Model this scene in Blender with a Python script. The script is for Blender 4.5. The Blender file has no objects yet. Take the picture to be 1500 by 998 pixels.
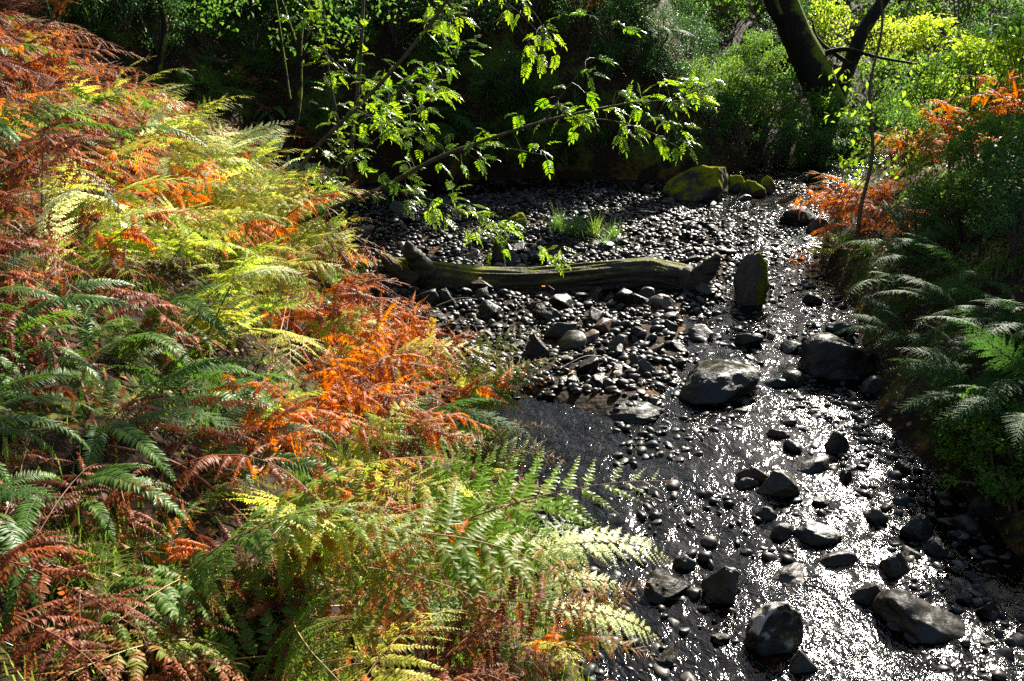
import bpy, bmesh, math, random
import numpy as np
from mathutils import Vector, Matrix, noise as mnoise

random.seed(7)
rng = np.random.default_rng(7)
PI = math.pi
R = math.radians
C = bpy.context.scene.collection

# ------------------------------------------------------------------ camera
CAM_H = 2.3
PITCH = R(20)
FPX = 1299.0                       # focal length in photo pixels (1500 wide)
cam_d = bpy.data.cameras.new('camera')
cam = bpy.data.objects.new('camera', cam_d)
C.objects.link(cam)
cam.location = (0, 0, CAM_H)
cam.rotation_euler = (PI / 2 - PITCH, 0, 0)
cam_d.sensor_width = 36
cam_d.lens = 36 * FPX / 1500
cam_d.clip_start = 0.05
cam_d.clip_end = 600
bpy.context.scene.camera = cam
CP, SP = math.cos(PITCH), math.sin(PITCH)


def ray(px, py):
    u = (px - 750) / FPX
    v = (py - 499) / FPX
    return np.array([u, CP - v * SP, -SP - v * CP])


def proj(x, y, z):
    dz = z - CAM_H
    depth = y * CP - dz * SP
    up = y * SP + dz * CP
    depth = np.where(depth < 0.05, 0.05, depth)
    return 750 + FPX * x / depth, 499 - FPX * up / depth, depth


def at(px, py, Y):
    d = ray(px, py)
    t = Y / d[1]
    return Vector((d[0] * t, Y, CAM_H + d[2] * t))


# ------------------------------------------------------------------ noise
def _hash(ix, iy, seed):
    n = (ix * 374761393 + iy * 668265263 + seed * 974634777) & 0xFFFFFFFF
    n = ((n ^ (n >> 13)) * 1274126177) & 0xFFFFFFFF
    n = n ^ (n >> 16)
    return (n & 0xFFFFFF) / float(0xFFFFFF)


def vnoise(x, y, seed=0):
    x = np.asarray(x, float); y = np.asarray(y, float)
    ix = np.floor(x).astype(np.int64); iy = np.floor(y).astype(np.int64)
    fx = x - ix; fy = y - iy
    fx = fx * fx * fx * (fx * (fx * 6 - 15) + 10); fy = fy * fy * fy * (fy * (fy * 6 - 15) + 10)
    a = _hash(ix, iy, seed); b = _hash(ix + 1, iy, seed)
    c = _hash(ix, iy + 1, seed); d = _hash(ix + 1, iy + 1, seed)
    return (a + (b - a) * fx) * (1 - fy) + (c + (d - c) * fx) * fy


def fbm(x, y, o=4, seed=0):
    s = 0; a = .5
    for k in range(o):
        s = s + a * (vnoise(x, y, seed + k) - .5) * 2
        x = x * 2.03 + 11.3; y = y * 2.03 + 5.1; a *= .5
    return s


def sstep(a, b, x):
    t = np.clip((x - a) / (b - a), 0, 1)
    return t * t * (3 - 2 * t)


# ------------------------------------------------------------------ terrain
LEFT = [(.9, -30), (.8, -6), (.75, -2), (.5, 1), (.33, 2.5), (.0, 3.4), (-.35, 4.84), (-1.1, 6.8), (-1.5, 8), (-2.3, 9.2),
        (-3, 10.3), (-2.9, 11.2), (-1.5, 11.8), (.5, 11.9), (2.2, 11.8), (3.0, 12.3), (4.4, 13.6), (7, 15), (12, 17.5), (40, 28)]
RIGHT = [(2.9, -30), (2.9, -6), (2.8, -2), (2.6, 1), (2.35, 2.5), (2.3, 3.5), (2.2, 4.84), (2.75, 6.8), (2.85, 8), (3.3, 9.2),
         (3.9, 10.5), (4.5, 11.6), (5.6, 12.6), (7.6, 13.5), (12.5, 15.8), (41, 26)]


def polydist(x, y, pts):
    best = np.full(np.shape(x), 1e9)
    for (ax, ay), (bx, by) in zip(pts[:-1], pts[1:]):
        dx, dy = bx - ax, by - ay
        t = np.clip(((x - ax) * dx + (y - ay) * dy) / (dx * dx + dy * dy), 0, 1)
        best = np.minimum(best, np.hypot(x - ax - t * dx, y - ay - t * dy))
    return best


def inside(x, y, poly):
    r = np.zeros(np.shape(x), bool)
    n = len(poly)
    for i in range(n):
        x1, y1 = poly[i]; x2, y2 = poly[(i + 1) % n]
        if y1 == y2:
            continue
        c = ((y1 > y) != (y2 > y)) & (x < (x2 - x1) * (y - y1) / (y2 - y1) + x1)
        r ^= c
    return r


CHAN = LEFT + RIGHT[::-1]


def wz(y):
    return np.interp(y, [-30, 0, 3, 4.4, 5.0, 8.2, 8.8, 12, 16, 40], [-.6, -.02, .0, .03, .06, .13, .19, .27, .5, 2.0])


def flat(px, py):
    d = ray(px, py)
    t = CAM_H / -d[2]
    for _ in range(6):
        t = (CAM_H - float(wz(d[1] * t))) / -d[2]
    return (d[0] * t, d[1] * t)


BAR = [flat(*p) for p in [(560, 318), (700, 292), (900, 285), (1000, 300), (1065, 330), (1075, 375), (1060, 440), (1030, 470),
                          (995, 540), (965, 610), (900, 622), (840, 600), (760, 580), (660, 582), (590, 520), (550, 440)]]


def terrain(x, y):
    x = np.asarray(x, float); y = np.asarray(y, float)
    dL = polydist(x, y, LEFT); dR = polydist(x, y, RIGHT)
    ins = inside(x, y, CHAN)
    d = np.minimum(dL, dR)
    w = wz(y)
    n1 = fbm(x * .9, y * .9, 4, 3); n2 = fbm(x * 5, y * 5, 3, 9)
    zl = np.interp(d, [0, .15, .4, 1, 2, 3, 5, 9, 20, 60], [0, .16, .34, .78, 1.45, 2.1, 3.0, 4.4, 8, 14])
    zb = np.interp(d, [0, .12, .4, 1, 2, 3, 5, 9, 20, 60], [0, .42, 1.05, 1.8, 2.7, 3.3, 4.3, 6.4, 11, 20])
    zq = np.interp(d, [0, .2, .5, 1, 2, 4, 8, 20, 60], [0, .25, .45, .7, 1.0, 1.6, 3.0, 7.5, 16])
    zr = np.interp(d, [0, .15, .4, 1, 2, 3, 5, 9, 20, 60], [0, .18, .38, .7, 1.05, 1.4, 2.2, 3.7, 8, 16])
    wb = sstep(8.6, 11.3, y)
    wq = sstep(1.4, 3.4, x)
    left = zl * (1 - wb) + (zb * (1 - wq) + zq * wq) * wb
    wr = sstep(-.4, .4, dL - dR)
    bank = left * (1 - wr) + zr * wr
    bank = w + bank + n1 * .22 * np.clip(d / 1.0, 0, 1) + n2 * .05 * np.clip(d / .3, 0, 1)
    bed = w - .03 - .09 * np.clip(d / .5, 0, 1) + n2 * .03
    bi = inside(x, y, BAR)
    bd = polydist(x, y, BAR + BAR[:1]) * np.where(bi, 1, -1)
    barw = sstep(-.2, .18, bd)
    bed = bed + barw * (.165 + n1 * .06)
    return np.where(ins, bed, bank)


def tz(x, y):
    return float(terrain(np.array([x]), np.array([y]))[0])


_T = np.concatenate([np.linspace(.6, 20, 1600), np.linspace(20.1, 90, 700)])


def hit(px, py):
    d = ray(px, py)
    X, Y, Z = d[0] * _T, d[1] * _T, CAM_H + d[2] * _T
    k = Z - terrain(X, Y) <= 0
    i = int(np.argmax(k)) if k.any() else len(_T) - 1
    return Vector((X[i], Y[i], Z[i]))


def chan_info(x, y):
    x = np.asarray(x, float); y = np.asarray(y, float)
    return inside(x, y, CHAN), polydist(x, y, LEFT), polydist(x, y, RIGHT)


# ------------------------------------------------------------------ mesh helpers
def mesh_np(name, V, Fs, mats=(), mi=None, smooth=False, attr=None):
    """V (n,3); Fs list of int arrays (k,3)/(k,4); mi list of ints per array"""
    me = bpy.data.meshes.new(name)
    V = np.asarray(V, np.float32).reshape(-1, 3)
    Fs = [np.asarray(f, np.int32) for f in Fs]
    keep = [i for i, f in enumerate(Fs) if len(f)]
    idx = np.concatenate([Fs[i].ravel() for i in keep])
    tot = np.concatenate([np.full(len(Fs[i]), Fs[i].shape[1], np.int32) for i in keep])
    start = np.concatenate([[0], np.cumsum(tot)[:-1]]).astype(np.int32)
    me.vertices.add(len(V)); me.vertices.foreach_set('co', V.ravel())
    me.loops.add(len(idx)); me.loops.foreach_set('vertex_index', idx)
    me.polygons.add(len(tot))
    me.polygons.foreach_set('loop_start', start); me.polygons.foreach_set('loop_total', tot)
    for m in mats:
        me.materials.append(m)
    if mi is not None:
        me.polygons.foreach_set('material_index', np.concatenate([np.full(len(Fs[i]), mi[i], np.int32) for i in keep]))
    if smooth:
        me.polygons.foreach_set('use_smooth', np.ones(len(tot), bool))
    if attr:
        for k, v in attr.items():
            a = me.attributes.new(k, 'FLOAT', 'POINT')
            a.data.foreach_set('value', np.asarray(v, np.float32))
    me.update(calc_edges=True)
    return me


def obj(name, me, parent=None, loc=None, label=None, cat=None, group=None, kind=None):
    o = bpy.data.objects.new(name, me)
    C.objects.link(o)
    if parent is not None:
        o.parent = parent
    if loc is not None:
        o.location = loc
    tag(o, label, cat, group, kind)
    return o


def tag(o, label=None, cat=None, group=None, kind=None):
    if label: o['label'] = label
    if cat: o['category'] = cat
    if group: o['group'] = group
    if kind: o['kind'] = kind
    return o


class MB:
    """collects verts/tris/quads with an attribute and a material index"""
    def __init__(s):
        s.v = []; s.u = []; s.f = {}
        s.n = 0

    def add(s, verts, faces, u=0.0, m=0):
        b = s.n
        s.v.extend(verts); k = len(verts); s.n += k
        if isinstance(u, (int, float)):
            s.u.extend([u] * k)
        else:
            s.u.extend(u)
        for f in faces:
            s.f.setdefault((m, len(f)), []).append([i + b for i in f])

    def tube(s, pts, rad, seg=5, u=0.0, m=0, cap=True, wob=0.0, rnd=None):
        n = len(pts)
        P = [Vector(p) for p in pts]
        ref = None
        vs = []
        for i in range(n):
            t = (P[min(i + 1, n - 1)] - P[max(i - 1, 0)])
            if t.length < 1e-9:
                t = Vector((0, 0, 1))
            t.normalize()
            if ref is None:
                ref = Vector((1, 0, 0)) if abs(t.x) < .8 else Vector((0, 1, 0))
            a = (ref - t * ref.dot(t)).normalized(); b = t.cross(a)
            ref = a
            for k in range(seg):
                an = 2 * PI * k / seg
                r = rad[i]
                if wob and rnd:
                    r *= 1 + wob * (rnd.random() - .5)
                vs.append(P[i] + a * (math.cos(an) * r) + b * (math.sin(an) * r))
        fs = []
        for i in range(n - 1):
            for k in range(seg):
                k2 = (k + 1) % seg
                fs.append((i * seg + k, i * seg + k2, (i + 1) * seg + k2, (i + 1) * seg + k))
        if cap:
            vs.append(P[-1] + (P[-1] - P[-2]).normalized() * rad[-1] * .6)
            e = len(vs) - 1
            for k in range(seg):
                fs.append(((n - 1) * seg + k, (n - 1) * seg + (k + 1) % seg, e))
        s.add(vs, fs, u, m)

    def mesh(s, name, mats, smooth=False):
        V = np.array([tuple(v) for v in s.v], np.float32)
        Fs = []; mi = []
        for (m, k), f in s.f.items():
            Fs.append(np.array(f, np.int32)); mi.append(m)
        return mesh_np(name, V, Fs, mats, mi, smooth, {'u': s.u})


def smooth_path(pts, n):
    out = []
    m = len(pts) - 1
    for k in range(n):
        s = k / (n - 1) * m; i = min(int(s), m - 1); f = s - i
        p0 = pts[max(i - 1, 0)]; p1 = pts[i]; p2 = pts[i + 1]; p3 = pts[min(i + 2, m)]
        out.append(.5 * ((2 * p1) + (p2 - p0) * f + (2 * p0 - 5 * p1 + 4 * p2 - p3) * f * f + (3 * p1 - p0 - 3 * p2 + p3) * f ** 3))
    return out


# ------------------------------------------------------------------ materials
def nt(name):
    m = bpy.data.materials.new(name); m.use_nodes = True
    t = m.node_tree; t.nodes.clear()
    out = t.nodes.new('ShaderNodeOutputMaterial')
    return m, t, out


def N(t, typ, **kw):
    n = t.nodes.new(typ)
    for k, v in kw.items():
        if k.startswith('i_'):
            key = k[2:].replace('_', ' ')
            n.inputs[key].default_value = v
        else:
            setattr(n, k, v)
    return n


def ramp(t, fac, stops, interp='LINEAR'):
    r = t.nodes.new('ShaderNodeValToRGB')
    r.color_ramp.interpolation = interp
    el = r.color_ramp.elements
    while len(el) < len(stops):
        el.new(.5)
    for e, (p, c) in zip(el, stops):
        e.position = p; e.color = (c[0], c[1], c[2], 1)
    t.links.new(fac, r.inputs['Fac'])
    return r.outputs['Color']


def mixc(t, fac, a, b, mode='MIX'):
    n = t.nodes.new('ShaderNodeMix'); n.data_type = 'RGBA'; n.blend_type = mode
    for val, key in ((fac, 0), (a, 6), (b, 7)):
        if isinstance(val, bpy.types.NodeSocket):
            t.links.new(val, n.inputs[key])
        elif key == 0:
            n.inputs[0].default_value = val
        else:
            n.inputs[key].default_value = (*val[:3], 1)
    return n.outputs[2]


def math_(t, op, a, b=0.0, c=None, clamp=False):
    n = t.nodes.new('ShaderNodeMath'); n.operation = op; n.use_clamp = clamp
    for i, v in enumerate((a, b) if c is None else (a, b, c)):
        if isinstance(v, bpy.types.NodeSocket):
            t.links.new(v, n.inputs[i])
        else:
            n.inputs[i].default_value = v
    return n.outputs[0]


def mrange(t, v, a, b, c=0.0, d=1.0, smooth=True):
    n = t.nodes.new('ShaderNodeMapRange')
    n.interpolation_type = 'SMOOTHSTEP' if smooth else 'LINEAR'
    t.links.new(v, n.inputs[0])
    for i, x in enumerate((a, b, c, d)):
        n.inputs[i + 1].default_value = x
    return n.outputs[0]


def noise_(t, vec, scale, detail=3, rough=.55, dist=0.0):
    n = t.nodes.new('ShaderNodeTexNoise')
    n.inputs['Scale'].default_value = scale; n.inputs['Detail'].default_value = detail
    n.inputs['Roughness'].default_value = rough; n.inputs['Distortion'].default_value = dist
    if vec is not None:
        t.links.new(vec, n.inputs['Vector'])
    return n


def leafmat(name, cols, tip=None, tipr=(.6, 1.0), trans=.45, rough=.38, spec=.5, nscale=7, sat=1.0, tcol=None):
    """leaf: reflecting face + light passing through; colour varies from frond to frond and along a frond"""
    m, t, out = nt(name)
    oi = N(t, 'ShaderNodeObjectInfo')
    tc = N(t, 'ShaderNodeTexCoord')
    nz = noise_(t, tc.outputs['Object'], nscale, 3)
    f = math_(t, 'ADD', math_(t, 'MULTIPLY', oi.outputs['Random'], .65), math_(t, 'MULTIPLY', math_(t, 'SUBTRACT', nz.outputs['Fac'], .32), 1.1), clamp=True)
    k = len(cols)
    col = ramp(t, f, [(i / max(k - 1, 1), c) for i, c in enumerate(cols)])
    if tip is not None:
        at_ = N(t, 'ShaderNodeAttribute', attribute_name='u')
        nz2 = noise_(t, tc.outputs['Object'], nscale * 3.5, 2)
        q = math_(t, 'ADD', at_.outputs['Fac'], math_(t, 'MULTIPLY', math_(t, 'SUBTRACT', nz2.outputs['Fac'], .5), 1.1))
        q = math_(t, 'ADD', q, math_(t, 'MULTIPLY', math_(t, 'SUBTRACT', oi.outputs['Random'], .5), .5))
        col = mixc(t, mrange(t, q, tipr[0], tipr[1]), col, tip)
    p = N(t, 'ShaderNodeBsdfPrincipled')
    p.inputs['Roughness'].default_value = rough
    p.inputs['Specular IOR Level'].default_value = spec
    t.links.new(col, p.inputs['Base Color'])
    tr = N(t, 'ShaderNodeBsdfTranslucent')
    tcl = mixc(t, 1.0, col, tcol or (1.0, 1.0, .8), 'MULTIPLY')
    br = N(t, 'ShaderNodeHueSaturation'); br.inputs['Value'].default_value = 1.9; br.inputs['Saturation'].default_value = sat
    t.links.new(tcl, br.inputs['Color']); t.links.new(br.outputs[0], tr.inputs['Color'])
    mx = N(t, 'ShaderNodeMixShader'); mx.inputs[0].default_value = trans
    t.links.new(p.outputs[0], mx.inputs[1]); t.links.new(tr.outputs[0], mx.inputs[2])
    t.links.new(mx.outputs[0], out.inputs['Surface'])
    return m


def stemmat(name, col, col2=None, rough=.55, scale=40):
    m, t, out = nt(name)
    tc = N(t, 'ShaderNodeTexCoord')
    nz = noise_(t, tc.outputs['Object'], scale, 4)
    c = ramp(t, nz.outputs['Fac'], [(.3, col), (.7, col2 or [x * 1.5 for x in col])])
    p = N(t, 'ShaderNodeBsdfPrincipled'); p.inputs['Roughness'].default_value = rough
    t.links.new(c, p.inputs['Base Color'])
    b = N(t, 'ShaderNodeBump'); b.inputs['Strength'].default_value = .4; b.inputs['Distance'].default_value = .004
    t.links.new(nz.outputs['Fac'], b.inputs['Height']); t.links.new(b.outputs[0], p.inputs['Normal'])
    t.links.new(p.outputs[0], out.inputs['Surface'])
    return m


M = {}
M['orange'] = leafmat('bracken_orange', [(.28, .055, .01), (.45, .11, .016), (.56, .19, .03), (.4, .085, .014)], tip=(.27, .12, .045), tipr=(.6, 1.15), trans=.45, rough=.5, spec=.3, sat=1.1)
M['brown'] = leafmat('bracken_brown', [(.09, .024, .011), (.17, .042, .015), (.27, .075, .022), (.13, .032, .013)], tip=(.3, .14, .07), tipr=(.65, 1.2), trans=.38, rough=.5, spec=.3)
M['yellow'] = leafmat('bracken_yellow', [(.17, .26, .02), (.3, .38, .04), (.5, .46, .07), (.2, .3, .03), (.46, .28, .05)], tip=(.45, .16, .03), tipr=(.8, 1.3), trans=.52, rough=.45, spec=.3)
M['green'] = leafmat('bracken_green', [(.07, .15, .02), (.12, .2, .025), (.2, .25, .03), (.10, .16, .04)], tip=(.36, .10, .028), tipr=(.42, .85), trans=.48, rough=.48, spec=.28)
M['lime'] = leafmat('bracken_lime', [(.15, .28, .015), (.22, .36, .02), (.3, .4, .03)], tip=(.36, .07, .015), tipr=(.72, 1.05), trans=.5, rough=.42, spec=.35)
M['hard'] = leafmat('hard_fern_leaf', [(.035, .09, .01), (.055, .13, .012), (.1, .19, .018), (.04, .1, .014)], trans=.36, rough=.45, spec=.3)
M['male'] = leafmat('male_fern_leaf', [(.022, .07, .012), (.035, .1, .016), (.055, .125, .02), (.025, .075, .02)], trans=.42, rough=.55, spec=.14)
M['pale'] = leafmat('sunlit_tint_fern_leaf', [(.55, .62, .3), (.7, .74, .42), (.6, .66, .28)], tip=(.55, .4, .16), tipr=(1.0, 1.5), trans=.45, rough=.42, spec=.35)  # whitish base colour stands in for sunlit gloss on green fronds
M['rowan'] = leafmat('rowan_leaf', [(.1, .2, .015), (.15, .28, .02), (.26, .36, .03), (.08, .18, .03)], trans=.5, rough=.28, spec=.6, sat=1.05)
M['bush'] = leafmat('bush_leaf', [(.045, .11, .015), (.07, .15, .02), (.12, .2, .02), (.05, .11, .025)], trans=.5, rough=.55, spec=.16, nscale=1.5)
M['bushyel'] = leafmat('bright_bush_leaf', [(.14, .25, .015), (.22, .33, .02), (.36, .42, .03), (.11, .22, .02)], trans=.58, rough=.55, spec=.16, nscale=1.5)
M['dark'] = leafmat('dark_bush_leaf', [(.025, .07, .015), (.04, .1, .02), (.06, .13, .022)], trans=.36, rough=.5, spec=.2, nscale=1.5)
M['grass'] = leafmat('grass_blade', [(.07, .15, .018), (.12, .22, .025), (.22, .27, .04)], trans=.45, rough=.35, nscale=2)
M['moss'] = leafmat('moss_tuft', [(.12, .16, .012), (.2, .24, .015), (.3, .3, .02)], trans=.4, rough=.6, nscale=3)
M['litter'] = leafmat('litter_flake', [(.12, .045, .02), (.22, .08, .03), (.34, .15, .06), (.09, .04, .02)], trans=.25, rough=.45, nscale=30)
M['oakleaf'] = leafmat('fallen_oak_leaf', [(.32, .17, .11), (.42, .26, .19)], trans=.3, rough=.4, nscale=12)
M['yleaf'] = leafmat('fallen_yellow_leaf', [(.5, .2, .03), (.55, .33, .05)], trans=.3, rough=.4)
M['strap'] = leafmat('woodrush_leaf', [(.03, .08, .016), (.05, .11, .02), (.09, .15, .03)], trans=.35, rough=.3, spec=.6, nscale=3)
M['flower'] = leafmat('goldenrod_flower', [(.6, .42, .03), (.7, .52, .05)], trans=.35, rough=.5)
M['stem_red'] = stemmat('red_stem', (.13, .04, .018), (.25, .08, .03))
M['stem_yel'] = stemmat('yellow_stem', (.25, .2, .05), (.4, .28, .08))
M['stem_grn'] = stemmat('green_stem', (.06, .1, .02), (.13, .15, .04))
M['stem_brn'] = stemmat('brown_stem', (.05, .03, .018), (.1, .06, .035))


def barkmat(name, dark, light, moss=(.16, .2, .015), mossy=.5, mossdir=(0, 0, 1), mlo=.35, mhi=.8, stretch=(22, 22, 3), bump=.8, rough=.7):
    m, t, out = nt(name)
    tc = N(t, 'ShaderNodeTexCoord')
    mp = N(t, 'ShaderNodeMapping'); mp.inputs['Scale'].default_value = stretch
    t.links.new(tc.outputs['Object'], mp.inputs['Vector'])
    nz = noise_(t, mp.outputs[0], 1.0, 6, .6, .6)
    col = ramp(t, nz.outputs['Fac'], [(.3, dark), (.7, light)])
    big = noise_(t, tc.outputs['Object'], 4.5, 5, .65)
    geo = N(t, 'ShaderNodeNewGeometry')
    vm = N(t, 'ShaderNodeVectorMath', operation='DOT_PRODUCT')
    t.links.new(geo.outputs['Normal'], vm.inputs[0]); vm.inputs[1].default_value = mossdir
    q = math_(t, 'ADD', vm.outputs['Value'], math_(t, 'MULTIPLY', math_(t, 'SUBTRACT', big.outputs['Fac'], .5 ), 2.2))
    mask = math_(t, 'MULTIPLY', mrange(t, q, mlo, mhi), mossy)
    fine = noise_(t, tc.outputs['Object'], 90, 3)
    mcol = ramp(t, fine.outputs['Fac'], [(.3, [c * .45 for c in moss]), (.7, [c * 1.4 for c in moss])])
    col = mixc(t, mask, col, mcol)
    p = N(t, 'ShaderNodeBsdfPrincipled'); p.inputs['Specular IOR Level'].default_value = .14
    t.links.new(col, p.inputs['Base Color'])
    t.links.new(math_(t, 'ADD', math_(t, 'MULTIPLY', mask, .25), rough), p.inputs['Roughness'])
    h = math_(t, 'ADD', nz.outputs['Fac'], math_(t, 'MULTIPLY', math_(t, 'MULTIPLY', fine.outputs['Fac'], mask), .8))
    b = N(t, 'ShaderNodeBump'); b.inputs['Strength'].default_value = bump; b.inputs['Distance'].default_value = .02
    t.links.new(h, b.inputs['Height']); t.links.new(b.outputs[0], p.inputs['Normal'])
    t.links.new(p.outputs[0], out.inputs['Surface'])
    return m


M['bark'] = barkmat('dark_bark', (.005, .004, .003), (.022, .017, .012), mossy=.95, mossdir=(.75, -.25, .45), mlo=.45, mhi=.9)
M['bark_plain'] = barkmat('plain_bark', (.03, .024, .017), (.1, .08, .055), mossy=.4)
M['log'] = barkmat('weathered_log', (.007, .0045, .003), (.08, .06, .042), mossy=.95, moss=(.16, .16, .012), mlo=.72, mhi=1.05, stretch=(2.2, 24, 24), bump=1.0, rough=.55)


def rockmat(name, mossy=0.0, c0=(.003, .0028, .0026), c1=(.021, .0168, .0118), mlo=.45, mhi=.9, mossdir=(0, 0, 1), moss=(.15, .16, .012), lichen=0.0, wet=.36):
    m, t, out = nt(name)
    tc = N(t, 'ShaderNodeTexCoord'); oi = N(t, 'ShaderNodeObjectInfo')
    add = N(t, 'ShaderNodeVectorMath', operation='ADD')
    cx = N(t, 'ShaderNodeCombineXYZ')
    for i in range(3):
        t.links.new(math_(t, 'MULTIPLY', oi.outputs['Random'], 37.0 + 9 * i), cx.inputs[i])
    t.links.new(tc.outputs['Object'], add.inputs[0]); t.links.new(cx.outputs[0], add.inputs[1])
    v = add.outputs[0]
    nz = noise_(t, v, 3.2, 6, .6, .3)
    f = math_(t, 'ADD', math_(t, 'MULTIPLY', math_(t, 'POWER', oi.outputs['Random'], 2.0), .55), math_(t, 'MULTIPLY', nz.outputs['Fac'], .75), clamp=True)
    warm = [c1[0] * 1.15, c1[1] * .95, c1[2] * .75]
    col = ramp(t, f, [(.25, c0), (.55, [(a + b) * .5 for a, b in zip(c0, c1)]), (.75, c1), (.95, [c * 2.4 for c in warm])])
    rr = N(t, 'ShaderNodeMath', operation='FRACT'); t.links.new(math_(t, 'MULTIPLY', oi.outputs['Random'], 13.7), rr.inputs[0])
    col = mixc(t, mrange(t, rr.outputs[0], .7, 1.0, 0, .7), col, mixc(t, 1.0, col, (1.5, 1.0, .6), 'MULTIPLY'))
    if lichen:
        ln = noise_(t, v, 1.9, 6, .65)
        geo2 = N(t, 'ShaderNodeNewGeometry')
        sp = N(t, 'ShaderNodeSeparateXYZ'); t.links.new(geo2.outputs['Normal'], sp.inputs[0])
        lm = math_(t, 'MULTIPLY', mrange(t, ln.outputs['Fac'], .44, .5), mrange(t, sp.outputs[2], .3, .55))
        col = mixc(t, math_(t, 'MULTIPLY', lm, lichen), col, (.42, .38, .34))
    fine = noise_(t, v, 22, 5, .6)
    mask = None; fuzz = None
    if mossy:
        geo = N(t, 'ShaderNodeNewGeometry')
        vm = N(t, 'ShaderNodeVectorMath', operation='DOT_PRODUCT')
        t.links.new(geo.outputs['Normal'], vm.inputs[0]); vm.inputs[1].default_value = mossdir
        mn = noise_(t, v, 2.0, 6, .65)
        q = math_(t, 'ADD', vm.outputs['Value'], math_(t, 'MULTIPLY', math_(t, 'SUBTRACT', mn.outputs['Fac'], .5), 2.0))
        mask = math_(t, 'MULTIPLY', mrange(t, q, mlo, mhi), mossy)
        f2 = noise_(t, v, 34, 4, .7)
        fuzz = math_(t, 'MULTIPLY', math_(t, 'MULTIPLY', f2.outputs['Fac'], mask), 1.3)
        mcol = ramp(t, f2.outputs['Fac'], [(.3, [c * .18 for c in moss]), (.72, [c * 1.35 for c in moss])])
        col = mixc(t, mask, col, mcol)
    p = N(t, 'ShaderNodeBsdfPrincipled')
    t.links.new(col, p.inputs['Base Color'])
    ro = mrange(t, nz.outputs['Fac'], .35, .65, wet, wet + .22)
    if mask is not None:
        ro = math_(t, 'ADD', ro, math_(t, 'MULTIPLY', mask, .6), clamp=True)
        t.links.new(math_(t, 'SUBTRACT', .36, math_(t, 'MULTIPLY', mask, .33)), p.inputs['Specular IOR Level'])
    if mask is None:
        p.inputs['Specular IOR Level'].default_value = .34
    t.links.new(ro, p.inputs['Roughness'])
    h = math_(t, 'ADD', math_(t, 'MULTIPLY', nz.outputs['Fac'], 1.0), math_(t, 'MULTIPLY', fine.outputs['Fac'], .12))
    if fuzz is not None:
        h = math_(t, 'ADD', h, fuzz)
    b = N(t, 'ShaderNodeBump'); b.inputs['Strength'].default_value = .4 if fuzz is None else .8; b.inputs['Distance'].default_value = .02
    t.links.new(h, b.inputs['Height']); t.links.new(b.outputs[0], p.inputs['Normal'])
    t.links.new(p.outputs[0], out.inputs['Surface'])
    return m


M['rock'] = rockmat('wet_stone')
M['rock_moss'] = rockmat('mossy_stone', mossy=.95, moss=(.33, .32, .015), mlo=.15, mhi=.6)
M['rock_dull'] = rockmat('dull_mossy_stone', mossy=.95, moss=(.045, .034, .006), mlo=.7, mhi=1.25, c0=(.003, .003, .0027), c1=(.018, .016, .012))
M['rock_hump'] = rockmat('dark_humped_stone', mossy=.95, moss=(.035, .032, .006), mlo=.75, mhi=1.3, c0=(.004, .004, .0036), c1=(.018, .016, .013))
M['rock_side'] = rockmat('side_mossy_stone', mossy=.95, moss=(.2, .2, .015), mossdir=(.8, -.3, .4), mlo=.25, mhi=.6, c1=(.09, .08, .068))
M['rock_lichen'] = rockmat('lichen_stone', mossy=.8, moss=(.14, .13, .015), mossdir=(.9, -.3, .3), mlo=.7, mhi=1.1, lichen=.9)
M['rock_pale'] = rockmat('pale_stone', c0=(.014, .0125, .011), c1=(.06, .053, .045))
M['rock_brown'] = rockmat('brown_stone', c0=(.008, .004, .002), c1=(.04, .019, .009))


def groundmat():
    m, t, out = nt('ground_soil')
    tc = N(t, 'ShaderNodeTexCoord')
    v = tc.outputs['Object']
    a = N(t, 'ShaderNodeAttribute', attribute_name='bank')
    n1 = noise_(t, v, 2.2, 6, .65); n2 = noise_(t, v, 28, 5, .6)
    soil = ramp(t, n2.outputs['Fac'], [(.3, (.008, .005, .003)), (.55, (.03, .016, .008)), (.75, (.075, .035, .014))])
    moss = ramp(t, n2.outputs['Fac'], [(.3, (.02, .035, .006)), (.7, (.1, .13, .015))])
    bank = mixc(t, mrange(t, n1.outputs['Fac'], .48, .62), soil, moss)
    vo = N(t, 'ShaderNodeTexVoronoi'); vo.inputs['Scale'].default_value = 24
    t.links.new(v, vo.inputs['Vector'])
    bed = mixc(t, vo.outputs['Distance'], (.03, .016, .006), (.005, .0035, .002))
    bed = mixc(t, mrange(t, n1.outputs['Fac'], .5, .66), bed, (.15, .06, .014))
    col = mixc(t, a.outputs['Fac'], bed, bank)
    p = N(t, 'ShaderNodeBsdfPrincipled'); p.inputs['Roughness'].default_value = .85; p.inputs['Specular IOR Level'].default_value = .12
    t.links.new(col, p.inputs['Base Color'])
    h = math_(t, 'ADD', math_(t, 'MULTIPLY', n2.outputs['Fac'], 1.0), math_(t, 'MULTIPLY', vo.outputs['Distance'], -.6))
    b = N(t, 'ShaderNodeBump'); b.inputs['Strength'].default_value = .8; b.inputs['Distance'].default_value = .03
    t.links.new(h, b.inputs['Height']); t.links.new(b.outputs[0], p.inputs['Normal'])
    t.links.new(p.outputs[0], out.inputs['Surface'])
    return m


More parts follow.
